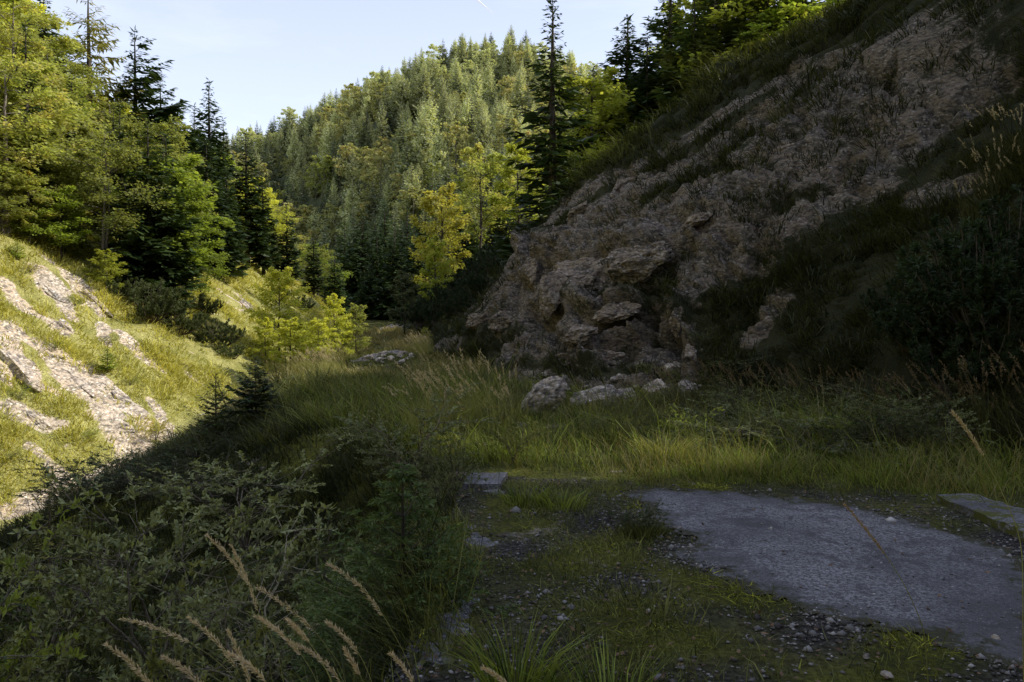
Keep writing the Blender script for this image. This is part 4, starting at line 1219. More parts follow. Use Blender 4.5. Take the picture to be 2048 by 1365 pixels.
for k, (px, py, s_) in enumerate([(150, 612, .5), (60, 545, .55), (215, 690, .45), (110, 700, .4), (320, 700, .5), (260, 770, .45), (40, 800, .5), (370, 735, .45), (20, 920, .5), (180, 880, .45), (330, 770, .5), (410, 605, .6), (430, 560, .6), (485, 560, .6), (150, 520, .7), (40, 480, .8), (240, 545, .7), (345, 600, .5)]):
    h = hit(px, py)
    if h is not None: plant('slope_bush', f'willow{k % 3}', h - np.array([0, 0, .05]), s_, 'small leafy green bush rooted in the grass of the sunny left slope', 'bush', 'small bushes on the sunny left slope', leaf=['beech_green', 'grass_lit', 'beech'][k % 3], sz=.7)
for k in range(46):
    y = 3.2 + 13 * rng.random() ** 1.2
    x = rng.uniform(-1.3 - .28 * y, -.9 - .10 * y) if y < 9 else rng.uniform(-.62 * y, -.33 * y)
    plant('undergrowth_bush', f'willow{k % 3}', (x, y, gz(x, y) - .05), rng.uniform(.5, .95), 'dark low leafy bush in the undergrowth of the shaded bank', 'bush', 'dark bushes on the shaded bank', leaf='under', bark='twig_dark', sz=rng.uniform(.5, .8))
for k in range(34):
    y = rng.uniform(8.8, 19); x = rng.uniform(-.1 * y, min(.36 * y, 5))
    plant('weed', f'willow{k % 3}', (x, y, gz(x, y) - .02), rng.uniform(.22, .42), 'small leafy weed standing in the terrace grass between slab and cliff', 'weed', 'leafy weeds in the terrace grass', leaf=['grass', 'willow', 'grass_dark'][k % 3], bark='twig_dark', sz=rng.uniform(.9, 1.5))
for k in range(26):
    px = rng.uniform(1400, 2040); py = rng.uniform(800, 900) + (px - 1400) * .05
    h = to_plane(px, py)
    plant('undergrowth_bush', f'willow{k % 3}', (h[0], h[1], gz(h[0], h[1]) - .05), rng.uniform(.45, .8), 'dark leafy bush in the tall grass at the foot of the shaded right slope', 'bush', 'dark bushes at the foot of the right slope', leaf='under' if k % 3 else 'willow', bark='twig_dark', sz=rng.uniform(.55, .9))
for k, (x, y, s_) in enumerate([(-.72, 7.6, .5), (-.8, 6.6, .55), (-.85, 5.7, .6), (-.7, 3.6, .5), (-.95, 4.0, .6), (-.9, 8.4, .55), (-.55, 7.0, .3)]):
    plant('undergrowth_bush', f'willow{k % 3}', (x, y, gz(x, y) - .05), s_, 'dark weedy bush crowding the foot of the mossy retaining wall', 'bush', 'weedy bushes along the retaining wall', leaf='under' if k % 2 else 'willow', bark='twig_dark', sz=1.25)
h = hit(312, 885)
plant('autumn_shrub', 'willow1', h, .7, 'small orange autumn shrub at the rim of the pale gully', 'shrub', leaf='autumn')
h = hit(445, 800)
plant('autumn_shrub', 'willow2', h, .55, 'small yellow shrub behind the two young spruces', 'shrub', leaf='yellow')


# ------------------------------------------------------------------ grass and ground cover
def scatter(weight, n, r=rng):
    """n random points on the loft, weight per cell (NY-1, NX-1)"""
    wgt = np.clip(weight, 0, None).ravel(); wgt = wgt / wgt.sum()
    c = r.choice(len(wgt), n, p=wgt)
    i, j = c // (NX - 1), c % (NX - 1)
    a, b = r.random(n)[:, None], r.random(n)[:, None]
    p = (G3[i, j] * (1 - a) * (1 - b) + G3[i + 1, j] * a * (1 - b) + G3[i, j + 1] * (1 - a) * b + G3[i + 1, j + 1] * a * b)
    return p, nrm[i, j], i, j


def cell(a): return .25 * (a[:-1, :-1] + a[1:, :-1] + a[:-1, 1:] + a[1:, 1:])


cP = .25 * (G3[:-1, :-1] + G3[1:, :-1] + G3[:-1, 1:] + G3[1:, 1:])
cD = np.linalg.norm(cP - CAM, axis=-1)
cU = (cP[..., 0]) / np.maximum(cP[..., 1], .5)
inview = (np.abs(cU) < .78) & (cP[..., 1] > 1.2)
cseg = segid[:-1][None].repeat(NY - 1, 0)
cR = cell(rock); cG = cell(ng); cF = cell(nf)
pts0, _, _, _ = None, None, None, None




def grass(name, weight, n, hmin, hmax, mat, lean=.35, wk=1.0, wind=(-.2, -.05), tuss=12, rad=.11, skip_slab=True, droop=0.0, hf=None):
    nc = max(1, n // tuss)
    p, nn, i, j = scatter(weight * carea / np.maximum(cD, 3) ** 1.5 * inview, nc)
    cv = np.clip(rng.normal(.42, .22, nc) + .35 * nf[i, j] + .25 * ng[i, j], .02, .98)
    ch = np.exp(rng.normal(0, .40, nc)) * (1 + .5 * nf[i, j])
    if hf is not None: ch = ch * hf[i, j]
    cw = rng.normal(0, .28, (nc, 3))
    rep_ = np.maximum(1, rng.poisson(tuss, nc))
    ix = np.repeat(np.arange(nc), rep_)
    p, nn, cv, ch, cw = p[ix], nn[ix], cv[ix], ch[ix], cw[ix]
    n = len(p)
    off = rng.normal(0, rad, (n, 3)) * np.minimum(ch, 1.6)[:, None]
    off -= nn * np.sum(off * nn, 1, keepdims=True)
    p = p + off
    if skip_slab:
        k = ~inside(p, slab_poly); p, nn, cv, ch, cw, off, n = p[k], nn[k], cv[k], ch[k], cw[k], off[k], int(k.sum())
    d = np.linalg.norm(p - CAM, axis=1)
    hz = rng.uniform(hmin, hmax, n) * ch * (.6 + .7 * rng.random(n))
    up = unit(nn * .35 + np.array([0, 0, 1.0]) + rng.normal(0, .12, (n, 3)) + off * (.9 / rad) * .35)
    ln = (rng.normal(0, lean, (n, 3)) + cw + np.array([wind[0], wind[1], 0])) * hz[:, None]
    ln += nn * np.array([1, 1, 0]) * droop * hz[:, None]
    ln[:, 2] = -np.abs(ln[:, 2]) * .4 - droop * .3 * hz
    wd = np.maximum(.0030, .00046 * d) * wk * rng.uniform(.6, 1.4, n)
    var = np.clip(cv + rng.normal(0, .24, n), 0, 1)
    mb = MB()
    blades(mb, p - nn * .02, up, hz, ln, wd, var)
    return mobj(name, mb.mesh(name, M[mat]))


def edge_dist(P, poly):
    """distance to the outline, positive inside"""
    d = np.full(len(P), 1e9)
    for i in range(len(poly)):
        p, q = poly[i], poly[(i + 1) % len(poly)]
        ab = q - p
        t = np.clip(((P - p) @ ab) / max(ab @ ab, 1e-9), 0, 1)
        d = np.minimum(d, np.linalg.norm(P - (p + t[:, None] * ab), axis=1))
    return np.where(inside(P, poly), d, -d)


_cd = np.abs(edge_dist(cP[..., :2].reshape(-1, 2), slab_poly)).reshape(cD.shape)
flat_ok = (cseg == 8)
near_worn = flat_ok & (cP[..., 1] < 8.35 - .22 * cP[..., 0] + .9 * cF) & (cP[..., 0] > -.75)
worn_strip = np.clip(1.2 - np.abs(cP[..., 0] - .55) / .45, 0, 1)
w_terr = np.where(flat_ok, 1.0, 0.0) * np.where(near_worn, .0, 1.0) * (1 - .9 * (cR > .4))
def G(name, wt, n, a, b, mat, label, cat='grass', **kw):
    tag(grass(name, wt, n, a, b, mat, **kw), label, cat, kind='stuff')


cY, cX, cZ = cP[..., 1], cP[..., 0], cP[..., 2]
dens = .12 + np.clip(cG * 1.3 + .35, 0, 1)
hft = np.clip(.22 + .42 * (cY - (8.35 - .22 * cX)) + .5 * cF, .18, 1.1) * np.where((cX > -.4) & (cX < 4.6) & (cY > 12.2) & (cY < 17.5), .5, 1)
hfm = 1 - .78 * np.exp(-((cX + 5.2) / 2.4) ** 2 - ((cY - 28) / 4.5) ** 2)
G('terrace_grass', w_terr * (cY < 19) * dens, 64000, .10, .38, 'grass', 'green grass covering the terrace behind the concrete slab', hf=hft)
G('worn_grass', np.where(near_worn, np.clip(worn_strip + .25 + .7 * cF, 0.0, 1), 0), 24000, .03, .12, 'grass_dark', 'short worn grass in the strip left of the slab', tuss=9, rad=.07)
G('dry_stems', w_terr * (cY < 20) * dens, 7000, .25, .6, 'grass_dry', 'scattered dry brown grass stems on the terrace', wk=.7, tuss=5, rad=.08)
G('meadow_grass', np.where((cseg >= 7) & (cseg <= 8) & (cY > 13) & (cY < 32), 1.0, 0) * (1 - .9 * (cR > .4)) * dens, 40000, .14, .38, 'grass_dark', 'shaded meadow grass between the bank and the cliff foot', hf=hfm)
G('dry_meadow_grass', np.where((cseg >= 5) & (cseg <= 8) & (cY > 22) & (cY < 62), 1.0, 0) * (1 - .95 * (cR > .2)) * (np.hypot((cX - _hp[0]) / 1.5, (cY - _hp[1] + 1.2) / 4.5) > 1) * dens, 24000, .15, .42, 'grass_dry', 'dry yellow grass at the sunlit far end of the meadow', hf=hfm)
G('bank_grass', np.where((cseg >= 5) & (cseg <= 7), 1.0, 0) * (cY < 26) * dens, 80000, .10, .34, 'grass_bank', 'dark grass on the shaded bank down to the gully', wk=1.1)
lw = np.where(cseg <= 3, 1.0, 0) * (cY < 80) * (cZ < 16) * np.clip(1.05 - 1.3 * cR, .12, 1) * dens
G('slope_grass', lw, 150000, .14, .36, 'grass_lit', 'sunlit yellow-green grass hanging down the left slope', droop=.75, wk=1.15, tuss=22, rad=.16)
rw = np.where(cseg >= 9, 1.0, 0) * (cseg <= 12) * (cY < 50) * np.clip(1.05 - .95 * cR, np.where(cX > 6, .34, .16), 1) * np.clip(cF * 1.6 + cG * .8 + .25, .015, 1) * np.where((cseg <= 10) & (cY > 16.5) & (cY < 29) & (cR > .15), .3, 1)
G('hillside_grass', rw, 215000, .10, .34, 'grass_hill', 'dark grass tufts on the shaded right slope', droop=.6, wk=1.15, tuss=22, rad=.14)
ew = np.where((cseg >= 11) & (cseg <= 12), 1.0, 0) * (cY > 28) * (cY < 36) + np.where((cseg == 11), 1.0, 0) * (cY > 29.5) * (cY < 35)
G('crest_grass', ew * np.clip(1.1 - cR, .05, 1) * dens, 26000, .16, .42, 'grass_dark', 'long grass along the crest of the rock spur', wind=(-.5, -.1), rad=.2, wk=.75)
G('edge_grass', np.where(np.abs(cX + .62) < .26, 1.0, 0) * (cY > 2.2) * (cY < 9) * np.clip(.3 + 1.5 * cF, 0, 1), 9000, .10, .34, 'grass_dark', 'ragged grass hanging over the edge of the retaining wall', wind=(-.5, -.1), rad=.07)
mw = np.where(near_worn, np.clip(.22 + 1.8 * cF + .8 * cG, 0, 1) * (1 + 1.5 * np.exp(-_cd / .3)), 0)
G('moss', mw, 120000, .008, .022, 'moss', 'yellow-green moss on the concrete and gravel', 'moss', wk=1.6, lean=.9, tuss=40, rad=.05)


# ------------------------------------------------------------------ stones
def rockmesh(seed, sub=3, sc=(1, 1, 1), rough=.35, facet=.5):
    import bmesh
    r = random.Random(seed)
    bm = bmesh.new(); bmesh.ops.create_icosphere(bm, subdivisions=sub, radius=1)
    o = Vector((r.uniform(-50, 50), r.uniform(-50, 50), r.uniform(-50, 50)))
    cuts = []
    for k in range(9):
        n = Vector((r.gauss(0, 1), r.gauss(0, 1), r.gauss(0, 1))).normalized()
        cuts.append((n, r.uniform(.55, .85)))
    for v in bm.verts:
        c = v.co.copy()
        for n, d in cuts:
            e = c.dot(n) - d
            if e > 0: c -= n * e * facet * 1.7
        c *= 1 + rough * .5 * mn.noise(v.co * 1.3 + o) + rough * .35 * mn.noise(v.co * 3.2 + o) + rough * .2 * mn.noise(v.co * 8 + o)
        v.co = Vector((c.x * sc[0], c.y * sc[1], c.z * sc[2]))
    me = bpy.data.meshes.new('rock')
    bm.to_mesh(me); bm.free()
    return me


def stone(name, px, py, wpx, sc, seed, mat, label, cat, group=None, sub=4, rz=None, tilt=(0, 0), sink=.3, rough=.4):
    h = hit(px, py)
    if h is None: return
    R = wpx / FPX * np.linalg.norm(h - CAM) / 2
    me = rockmesh(seed, sub, sc, rough, .6); me.materials.append(M[mat])
    o = mobj(name, me)
    o.location = h + np.array([0, 0, R * sc[2] * (1 - sink)])
    o.scale = (R, R, R)
    o.rotation_euler = (tilt[0], tilt[1], random.uniform(0, 6.28) if rz is None else rz)
    tag(o, label, cat, group)
    return o


stone('boulder', 1085, 822, 105, (1, .8, .78), 1, 'rock', 'pointed pale boulder at the cliff foot, leftmost of the fallen blocks', 'boulder', tilt=(.1, -.6), rz=.2, sink=.35)
stone('boulder', 1190, 818, 105, (1, .8, .55), 2, 'rock', 'broad flat-topped fallen block in the middle of the cliff foot', 'boulder', tilt=(.1, -.25), rz=.1, sink=.3)
stone('boulder', 1250, 815, 80, (1, .8, .55), 3, 'rock', 'smaller block leaning on the right of the broad flat-topped one', 'boulder', tilt=(0, -.2), rz=.5, sink=.3)
stone('boulder', 1315, 800, 80, (1, .7, .6), 4, 'rock', 'rubble block right of the fallen boulders below the overhang', 'boulder', sink=.4)
stone('boulder', 1375, 790, 60, (1, .7, .6), 5, 'rock', 'rightmost small block at the cliff foot behind the plumed grass', 'boulder', sink=.4)
stone('boulder', 1350, 755, 60, (1, .7, .7), 6, 'rock', 'brown lump high in the rubble under the overhang', 'boulder', sink=.4)
stone('boulder', 1035, 862, 44, (1, .7, .45), 7, 'rock_pale', 'low white stone lying in the grass before the pointed boulder', 'stone', sink=.2)
stone('boulder', 722, 748, 18, (1, .8, .8), 8, 'rock_dark', 'single dark stone in the meadow left of the stone heap', 'stone', sink=.2)
for k in range(40):
    px = 722 + 105 * random.random(); py = 708 + 26 * random.random() - .12 * (px - 760)
    stone('stone', px, py, random.uniform(6, 17), (1, .8, .6), 20 + k, random.choice(['rock_sunny', 'rock_pale', 'rock_sunny']), 'pale stone in the sunlit heap at the far end of the meadow', 'stone', 'stones of the sunlit heap', sub=2, sink=.3)
for k in range(26):
    px = random.uniform(1060, 1410); py = 805 - random.random() ** 1.2 * 55
    stone('stone', px, py, random.uniform(8, 26), (1, .8, .65), 60 + k, 'rock', 'rubble stone at the foot of the shaded cliff', 'stone', 'rubble stones at the cliff foot', sub=2, sink=.35)
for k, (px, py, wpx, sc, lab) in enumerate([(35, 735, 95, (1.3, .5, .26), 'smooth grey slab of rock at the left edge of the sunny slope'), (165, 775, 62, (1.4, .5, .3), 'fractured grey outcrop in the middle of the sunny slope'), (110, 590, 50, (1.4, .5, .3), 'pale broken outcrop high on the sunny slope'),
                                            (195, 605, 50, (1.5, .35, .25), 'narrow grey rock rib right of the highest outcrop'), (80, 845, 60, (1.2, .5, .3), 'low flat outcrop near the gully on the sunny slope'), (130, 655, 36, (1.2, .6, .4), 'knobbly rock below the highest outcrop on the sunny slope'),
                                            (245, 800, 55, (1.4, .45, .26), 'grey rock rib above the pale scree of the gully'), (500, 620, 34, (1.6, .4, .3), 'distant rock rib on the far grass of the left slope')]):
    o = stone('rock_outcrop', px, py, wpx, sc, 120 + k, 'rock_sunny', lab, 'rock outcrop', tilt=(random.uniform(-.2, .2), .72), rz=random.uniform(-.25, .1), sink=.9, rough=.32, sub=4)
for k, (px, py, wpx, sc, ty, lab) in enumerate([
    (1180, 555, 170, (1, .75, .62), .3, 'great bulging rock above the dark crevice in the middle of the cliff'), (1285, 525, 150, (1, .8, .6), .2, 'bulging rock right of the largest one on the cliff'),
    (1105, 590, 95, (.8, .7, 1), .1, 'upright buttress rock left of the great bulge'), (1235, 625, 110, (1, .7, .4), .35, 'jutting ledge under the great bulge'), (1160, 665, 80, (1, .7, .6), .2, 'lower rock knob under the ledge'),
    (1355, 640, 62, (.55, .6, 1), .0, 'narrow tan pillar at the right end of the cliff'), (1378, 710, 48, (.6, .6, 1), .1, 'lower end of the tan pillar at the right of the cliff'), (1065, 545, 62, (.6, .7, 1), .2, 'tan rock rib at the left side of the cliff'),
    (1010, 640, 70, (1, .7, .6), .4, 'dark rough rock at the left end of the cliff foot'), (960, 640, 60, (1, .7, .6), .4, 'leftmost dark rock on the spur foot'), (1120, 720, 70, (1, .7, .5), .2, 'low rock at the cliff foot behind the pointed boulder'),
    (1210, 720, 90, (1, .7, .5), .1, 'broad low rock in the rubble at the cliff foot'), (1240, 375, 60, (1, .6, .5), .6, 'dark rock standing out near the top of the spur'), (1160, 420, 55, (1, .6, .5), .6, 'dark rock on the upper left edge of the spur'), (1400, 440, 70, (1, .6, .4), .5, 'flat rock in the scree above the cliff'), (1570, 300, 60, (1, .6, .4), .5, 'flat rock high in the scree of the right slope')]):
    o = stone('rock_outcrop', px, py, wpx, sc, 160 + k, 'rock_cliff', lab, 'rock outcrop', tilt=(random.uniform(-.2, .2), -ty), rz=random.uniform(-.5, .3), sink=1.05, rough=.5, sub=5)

# pebbles on the terrace (stuff) and single stones
pm = MB()
nP = 8500
edgew = .6 + 2.6 * np.exp(-_cd / .16)
pp, _, _, _ = scatter(np.where(near_worn, 1.0, 0) * edgew * carea / np.maximum(cD, 3) ** 1.5 * inview * np.clip(.30 - 1.4 * cF, .02, 1), nP)
ic = np.array([(1, 0, 0), (-1, 0, 0), (0, 1, 0), (0, -1, 0), (0, 0, 1), (0, 0, -1)], float)
it = np.array([(0, 2, 4), (2, 1, 4), (1, 3, 4), (3, 0, 4), (2, 0, 5), (1, 2, 5), (3, 1, 5), (0, 3, 5)])
sz = np.exp(rng.normal(math.log(.008), .6, nP))
xs = slab_poly.min(0) + rng.random((4200, 2)) * (np.array([5.4, 99]) .clip(None, slab_poly.max(0)) - slab_poly.min(0))
xs = xs[inside(xs, slab_poly)]
pp = np.vstack([pp, np.column_stack([xs, np.full(len(xs), -.004)])])
sz = np.concatenate([sz, np.exp(rng.normal(math.log(.0042), .5, len(xs)))]); nP = len(pp)
sz = np.where(inside(pp, slab_poly), sz * .8, sz)
vv = ic[None] * (sz[:, None, None] * np.array([1, .8, .55])) * rng.uniform(.6, 1.35, (nP, 6, 1))
th = rng.uniform(0, 2 * PI, nP); cth, sth = np.cos(th)[:, None], np.sin(th)[:, None]
vx = vv[..., 0] * cth - vv[..., 1] * sth; vy = vv[..., 0] * sth + vv[..., 1] * cth
vv = np.stack([vx, vy, vv[..., 2]], -1) + pp[:, None, :] + np.array([0, 0, .006])
vv[..., 2] += np.where(inside(pp, slab_poly), .006, 0)[:, None]
tt = (np.arange(nP)[:, None, None] * 6 + it[None]).reshape(-1, 3)
pm.add(vv.reshape(-1, 3), t=tt, var=np.repeat(rng.beta(.9, 3.2, nP), 6))
g = mobj('gravel', pm.mesh('gravel', M['pebble'])); tag(g, 'loose gravel around the concrete slab', 'gravel', kind='stuff')
dm = MB()
dp, _, _, _ = scatter(np.where(near_worn, 1.0, 0) * carea / np.maximum(cD, 3) ** 1.5 * inview, 1700)
sl_in = inside(dp, slab_poly)
dp, sl_in = dp[~sl_in | (rng.random(len(dp)) < .15)], sl_in[~sl_in | (rng.random(len(dp)) < .15)] if False else None
n = len(dp)
ad = unit(np.stack([rng.normal(0, 1, n), rng.normal(0, 1, n), rng.normal(.1, .25, n)], 1))
cards(dm, dp + np.array([0, 0, .020]), ad * rng.uniform(.02, .05, n)[:, None], unit(np.cross(ad, np.array([0, 0, 1.0]) + rng.normal(0, .3, (n, 3)))) * .011, rng.random(n))
g = mobj('fallen_leaves', dm.mesh('fallen_leaves', M['dead_leaf'])); tag(g, 'brown fallen leaves scattered by the slab', 'fallen leaves', kind='stuff')
for k, (px, py, wpx, lab) in enumerate([(1541, 1062, 13, 'single angular pebble on the middle of the slab'), (1297, 1226, 15, 'round pale pebble on the moss left of the slab'), (1732, 1318, 18, 'white pebble by the bottom edge below the slab'), (1775, 1358, 22, 'flat white stone at the bottom edge below the slab'), (1992, 1282, 18, 'dark stone on the near corner of the slab'), (1238, 1132, 12, 'grey pebble beside the moss cushion'), (1360, 1060, 12, 'white pebble at the notch of the slab')]):
    stone('pebble', px, py, wpx, (1, .8, .55), 200 + k, 'rock_pale', lab, 'pebble', sub=2, sink=-.05)

# ------------------------------------------------------------------ concrete
def slab_thing():
    r = .016
    x0, y0 = slab_poly.min(0) - .25; x1, y1 = slab_poly.max(0) + .25
    x1 = min(x1, 5.6)
    nx, ny = int((x1 - x0) / r), int((y1 - y0) / r)
    gx, gy = np.meshgrid(x0 + np.arange(nx) * r, y0 + np.arange(ny) * r)
    P = np.stack([gx.ravel(), gy.ravel()], 1)
    d = edge_dist(P, slab_poly)
    nzv = np.zeros(len(P)); z = np.zeros(len(P))
    for k in np.nonzero(d > -.3)[0]:
        x, y = P[k]
        z[k] = .006 + .007 * mn.noise((x * 2.2, y * 2.2, 3)) + .003 * mn.noise((x * 13, y * 13, 1))
        if d[k] < .4:
            nzv[k] = .16 * mn.noise((x * 2.6, y * 2.6, 0)) + .12 * mn.noise((x * 7, y * 7, 4)) + .08 * mn.noise((x * 17, y * 17, 8)) + .06 * mn.noise((x * 40, y * 40, 8))
        else: nzv[k] = .1
    e = d + nzv + .07
    z += np.minimum(0, (e - .06) * .12)
    J = rng.uniform(-.3, .3, P.shape) * r
    V = np.stack([P[:, 0] + J[:, 0], P[:, 1] + J[:, 1], z], 1)
    ii = np.arange(len(P)).reshape(ny, nx)
    q = np.stack([ii[:-1, :-1], ii[:-1, 1:], ii[1:, 1:], ii[1:, :-1]], -1).reshape(-1, 4)
    q = q[(e[q] > 0).all(1)]
    used, inv = np.unique(q, return_inverse=True)
    mb = MB(); mb.add(V[used], inv.reshape(-1, 4), var=np.clip(e[used] / .55, 0, 1))
    o = mobj('concrete_slab', mb.mesh('concrete_slab', M['concrete'], True))
    tag(o, 'weathered grey concrete slab with a ragged mossy edge on the right foreground', 'concrete slab')


slab_thing()


def rough_block(name, corners, z0, z1, label, cat, amp=.02, res=.06, mat='concrete'):
    """a block over a quad of plan corners with broken edges"""
    import bmesh
    c = np.array(corners, float)
    nu = max(3, int(np.linalg.norm(c[1] - c[0]) / res)); nv = max(3, int(np.linalg.norm(c[3] - c[0]) / res)); nz = max(2, int((z1 - z0) / res))
    mb = MB()

    def P(u, v, t):
        a = c[0] * (1 - u) * (1 - v) + c[1] * u * (1 - v) + c[2] * u * v + c[3] * (1 - u) * v
        p = np.array([a[0], a[1], z0 + (z1 - z0) * t])
        e = min(u, 1 - u) * nu; f = min(v, 1 - v) * nv; k = (1 - t) * nz
        d = amp * mn.noise(Vector(p * 3)) + amp * .7 * mn.noise(Vector(p * 9))
        ed = max(0, 1 - min(e, f)) * max(0, 1 - k)
        p = p + np.array([d, d * .7, d * .6 - ed * amp * 1.5 * abs(mn.noise(Vector(p * 5)))])
        return p

    def sheet(fn, a, b):
        g = np.array([[fn(i / a, j / b) for j in range(b + 1)] for i in range(a + 1)])
        ii = np.arange((a + 1) * (b + 1)).reshape(a + 1, b + 1)
        q = np.stack([ii[:-1, :-1], ii[:-1, 1:], ii[1:, 1:], ii[1:, :-1]], -1).reshape(-1, 4)
        mb.add(g.reshape(-1, 3), q)
    sheet(lambda u, v: P(u, v, 1), nu, nv)
    sheet(lambda u, t: P(u, 0, t), nu, nz); sheet(lambda u, t: P(u, 1, t), nu, nz)
    sheet(lambda v, t: P(0, v, t), nv, nz); sheet(lambda v, t: P(1, v, t), nv, nz)
    o = mobj(name, mb.mesh(name, M[mat]))
    tag(o, label, cat)
    return o


w0 = to_plane(1012, 950)[:2]; w1 = to_plane(934, 950)[:2]
rough_block('retaining_wall', [(-.62, 3.2), (-.18, 3.2), (-.06, 8.35), (-.52, 8.35)], -1.15, -.004, 'mossy concrete retaining wall along the terrace edge behind the young spruce', 'retaining wall', amp=.03, mat='concrete_mossy')
rough_block('concrete_block', [(-.50, 7.75), (-.12, 7.75), (-.05, 8.36), (-.52, 8.36)], -.3, .055, 'bare pale concrete block at the far end of the retaining wall', 'concrete block', amp=.015)
k0, k1, k2, k3 = [to_plane(a, b, .10)[:2] for a, b in ((1872, 985), (2150, 1100), (2150, 1045), (1950, 985))]
rough_block('kerb_block', [tuple(k0), tuple(k1), tuple(k2), tuple(k3)], -.1, .085, 'long concrete kerb block at the right edge beside the slab', 'kerb', amp=.014, mat='concrete_mossy')


# ------------------------------------------------------------------ plumed grass
def plume_mesh(mb, path, L0, width, r, n=420, sl=.012):
    """spikelets along the polyline path"""
    path = np.asarray(path); m = len(path)
    t = r.beta(1.1, 1.0, n)
    pos = np.stack([np.interp(t * (m - 1), np.arange(m), path[:, c]) for c in range(3)], 1)
    tg = unit(path[-1] - path[0])
    prof = np.sin(np.clip(t * .92 + .08, 0, 1) * PI) ** .7
    off = unit(r.normal(0, 1, (n, 3)) + np.array([0, 0, -.35])) * (width * prof * r.uniform(.2, 1, n))[:, None]
    a = unit(tg + unit(off) * .55 + r.normal(0, .15, (n, 3))) * (sl * r.uniform(.7, 1.6, n))[:, None]
    s = unit(np.cross(a, r.normal(0, 1, (n, 3)))) * (sl * .12)
    cards(mb, pos + off * .6, a, s, np.clip(r.normal(.5, .25, n), 0, 1))


def reed(pts_px, Y, label, plume_frac, mat='plume', wide=.0070, rr=.0015, n=300, dY=0.0, sl=.0115):
    """one stem: first picture points are the tip; carried down to the ground below the last point"""
    r = np.random.default_rng(int(pts_px[0][0] * 7 + pts_px[0][1]))
    P = [at(px, py, Y + dY * k) for k, (px, py) in enumerate(pts_px)]
    last = P[-1]
    g = gz(last[0] + .06, last[1] + .05)
    base = np.array([last[0] + .06, last[1] + .05, min(g, last[2] - .1)])
    P.append(last * .45 + base * .55 + np.array([-.005, 0, 0])); P.append(base)
    P = np.array(P)
    seglen = np.concatenate([[0], np.cumsum(np.linalg.norm(np.diff(P, axis=0), axis=1))])
    tt = np.linspace(0, 1, 28) * seglen[-1]
    # smooth by repeated averaging on the resampled curve
    C = np.stack([np.interp(tt, seglen, P[:, c]) for c in range(3)], 1)
    for _ in range(3): C[1:-1] = .25 * C[:-2] + .5 * C[1:-1] + .25 * C[2:]
    e = empty('reed_grass', tuple(C[-1]))
    tag(e, label, 'grass stem', 'plumed grass stems in the foreground')
    loc = C - C[-1]
    sm = MB(); tube(sm, loc[::-1], np.linspace(rr, rr * .45, len(loc)), 4, var=np.repeat(np.linspace(.2, .9, len(loc)), 4))
    mobj('stalk', sm.mesh('reed_stalk', M['stalk'], True), e)
    k = max(3, int(np.searchsorted(tt, plume_frac)))
    wide *= r.uniform(.6, 1.25) if mat == 'plume' and wide > .006 else 1; n = int(n * r.uniform(.6, 1.15))
    pmb = MB(); plume_mesh(pmb, loc[:k + 1][::-1], 0, wide, r, n, sl)
    mobj('plume', pmb.mesh('reed_plume', M[mat]), e)


REEDS = [
    ([(655, 1130), (700, 1152), (745, 1195), (790, 1270), (830, 1350)], 2.3, 'tallest bright plume, its tip left of the young spruce', .20),
    ([(415, 1072), (455, 1100), (495, 1150), (530, 1240), (570, 1340)], 2.5, 'plume rising highest among the willow twigs on the left', .17),
    ([(462, 1092), (480, 1115), (495, 1145), (520, 1230), (545, 1330)], 2.55, 'short plume touching the highest left plume from the right', .10),
    ([(515, 1175), (560, 1200), (622, 1252), (690, 1340)], 2.3, 'long diagonal plume in the middle of the lower left group', .19),
    ([(512, 1234), (550, 1252), (590, 1290), (640, 1365)], 2.15, 'curved plume just below the long diagonal one', .15),
    ([(575, 1240), (600, 1262), (625, 1290), (665, 1360)], 2.25, 'thin plume between the curved and the long diagonal one', .09),
    ([(588, 1288), (635, 1308), (680, 1350), (700, 1400)], 2.0, 'bent plume near the bottom, right end of the lower group', .14),
    ([(216, 1292), (265, 1308), (310, 1345), (340, 1400)], 1.9, 'thick plume nearest the bottom left', .16),
    ([(328, 1316), (375, 1328), (415, 1362), (440, 1410)], 1.9, 'thick drooping plume right of the one nearest the bottom left', .14),
    ([(245, 1238), (300, 1242), (360, 1268), (440, 1320), (510, 1385)], 2.2, 'long almost level plume above the thick bottom left ones', .17),
    ([(378, 1236), (420, 1256), (450, 1295), (500, 1370)], 2.2, 'arching plume right of the almost level one', .14),
    ([(455, 1262), (472, 1285), (488, 1315), (510, 1390)], 2.2, 'narrow upright plume inside the lower left group', .09),
    ([(458, 1308), (500, 1325), (535, 1362), (560, 1410)], 2.0, 'low plume cut by the bottom edge in the lower left group', .13),
    ([(655, 1246), (685, 1262), (718, 1302), (752, 1380)], 2.15, 'slim plume under the tallest bright one', .12),
    ([(690, 1298), (705, 1325), (720, 1350), (745, 1400)], 2.1, 'thin wispy plume right of the bent one at the bottom', .08),
    ([(780, 1308), (800, 1320), (828, 1362), (845, 1410)], 2.2, 'small plume at the foot of the young spruce', .10),
    ([(968, 1337), (990, 1348), (1018, 1368), (1050, 1420)], 2.2, 'lowest plume at the bottom edge in the middle', .09)]
for r_ in REEDS: reed(*r_)
reed([(1690, 1010), (1725, 1050), (1768, 1105), (1810, 1170), (1850, 1260)], 3.2, 'brown seed head leaning in front of the slab', .26, mat='plume_brown', wide=.007, rr=.0028, n=420)
reed([(1905, 825), (1935, 855), (1965, 908), (2005, 985), (2045, 1080)], 2.9, 'single golden seed head at the right edge before the dark slope', .20, mat='plume', wide=.006, rr=.0032, n=420)


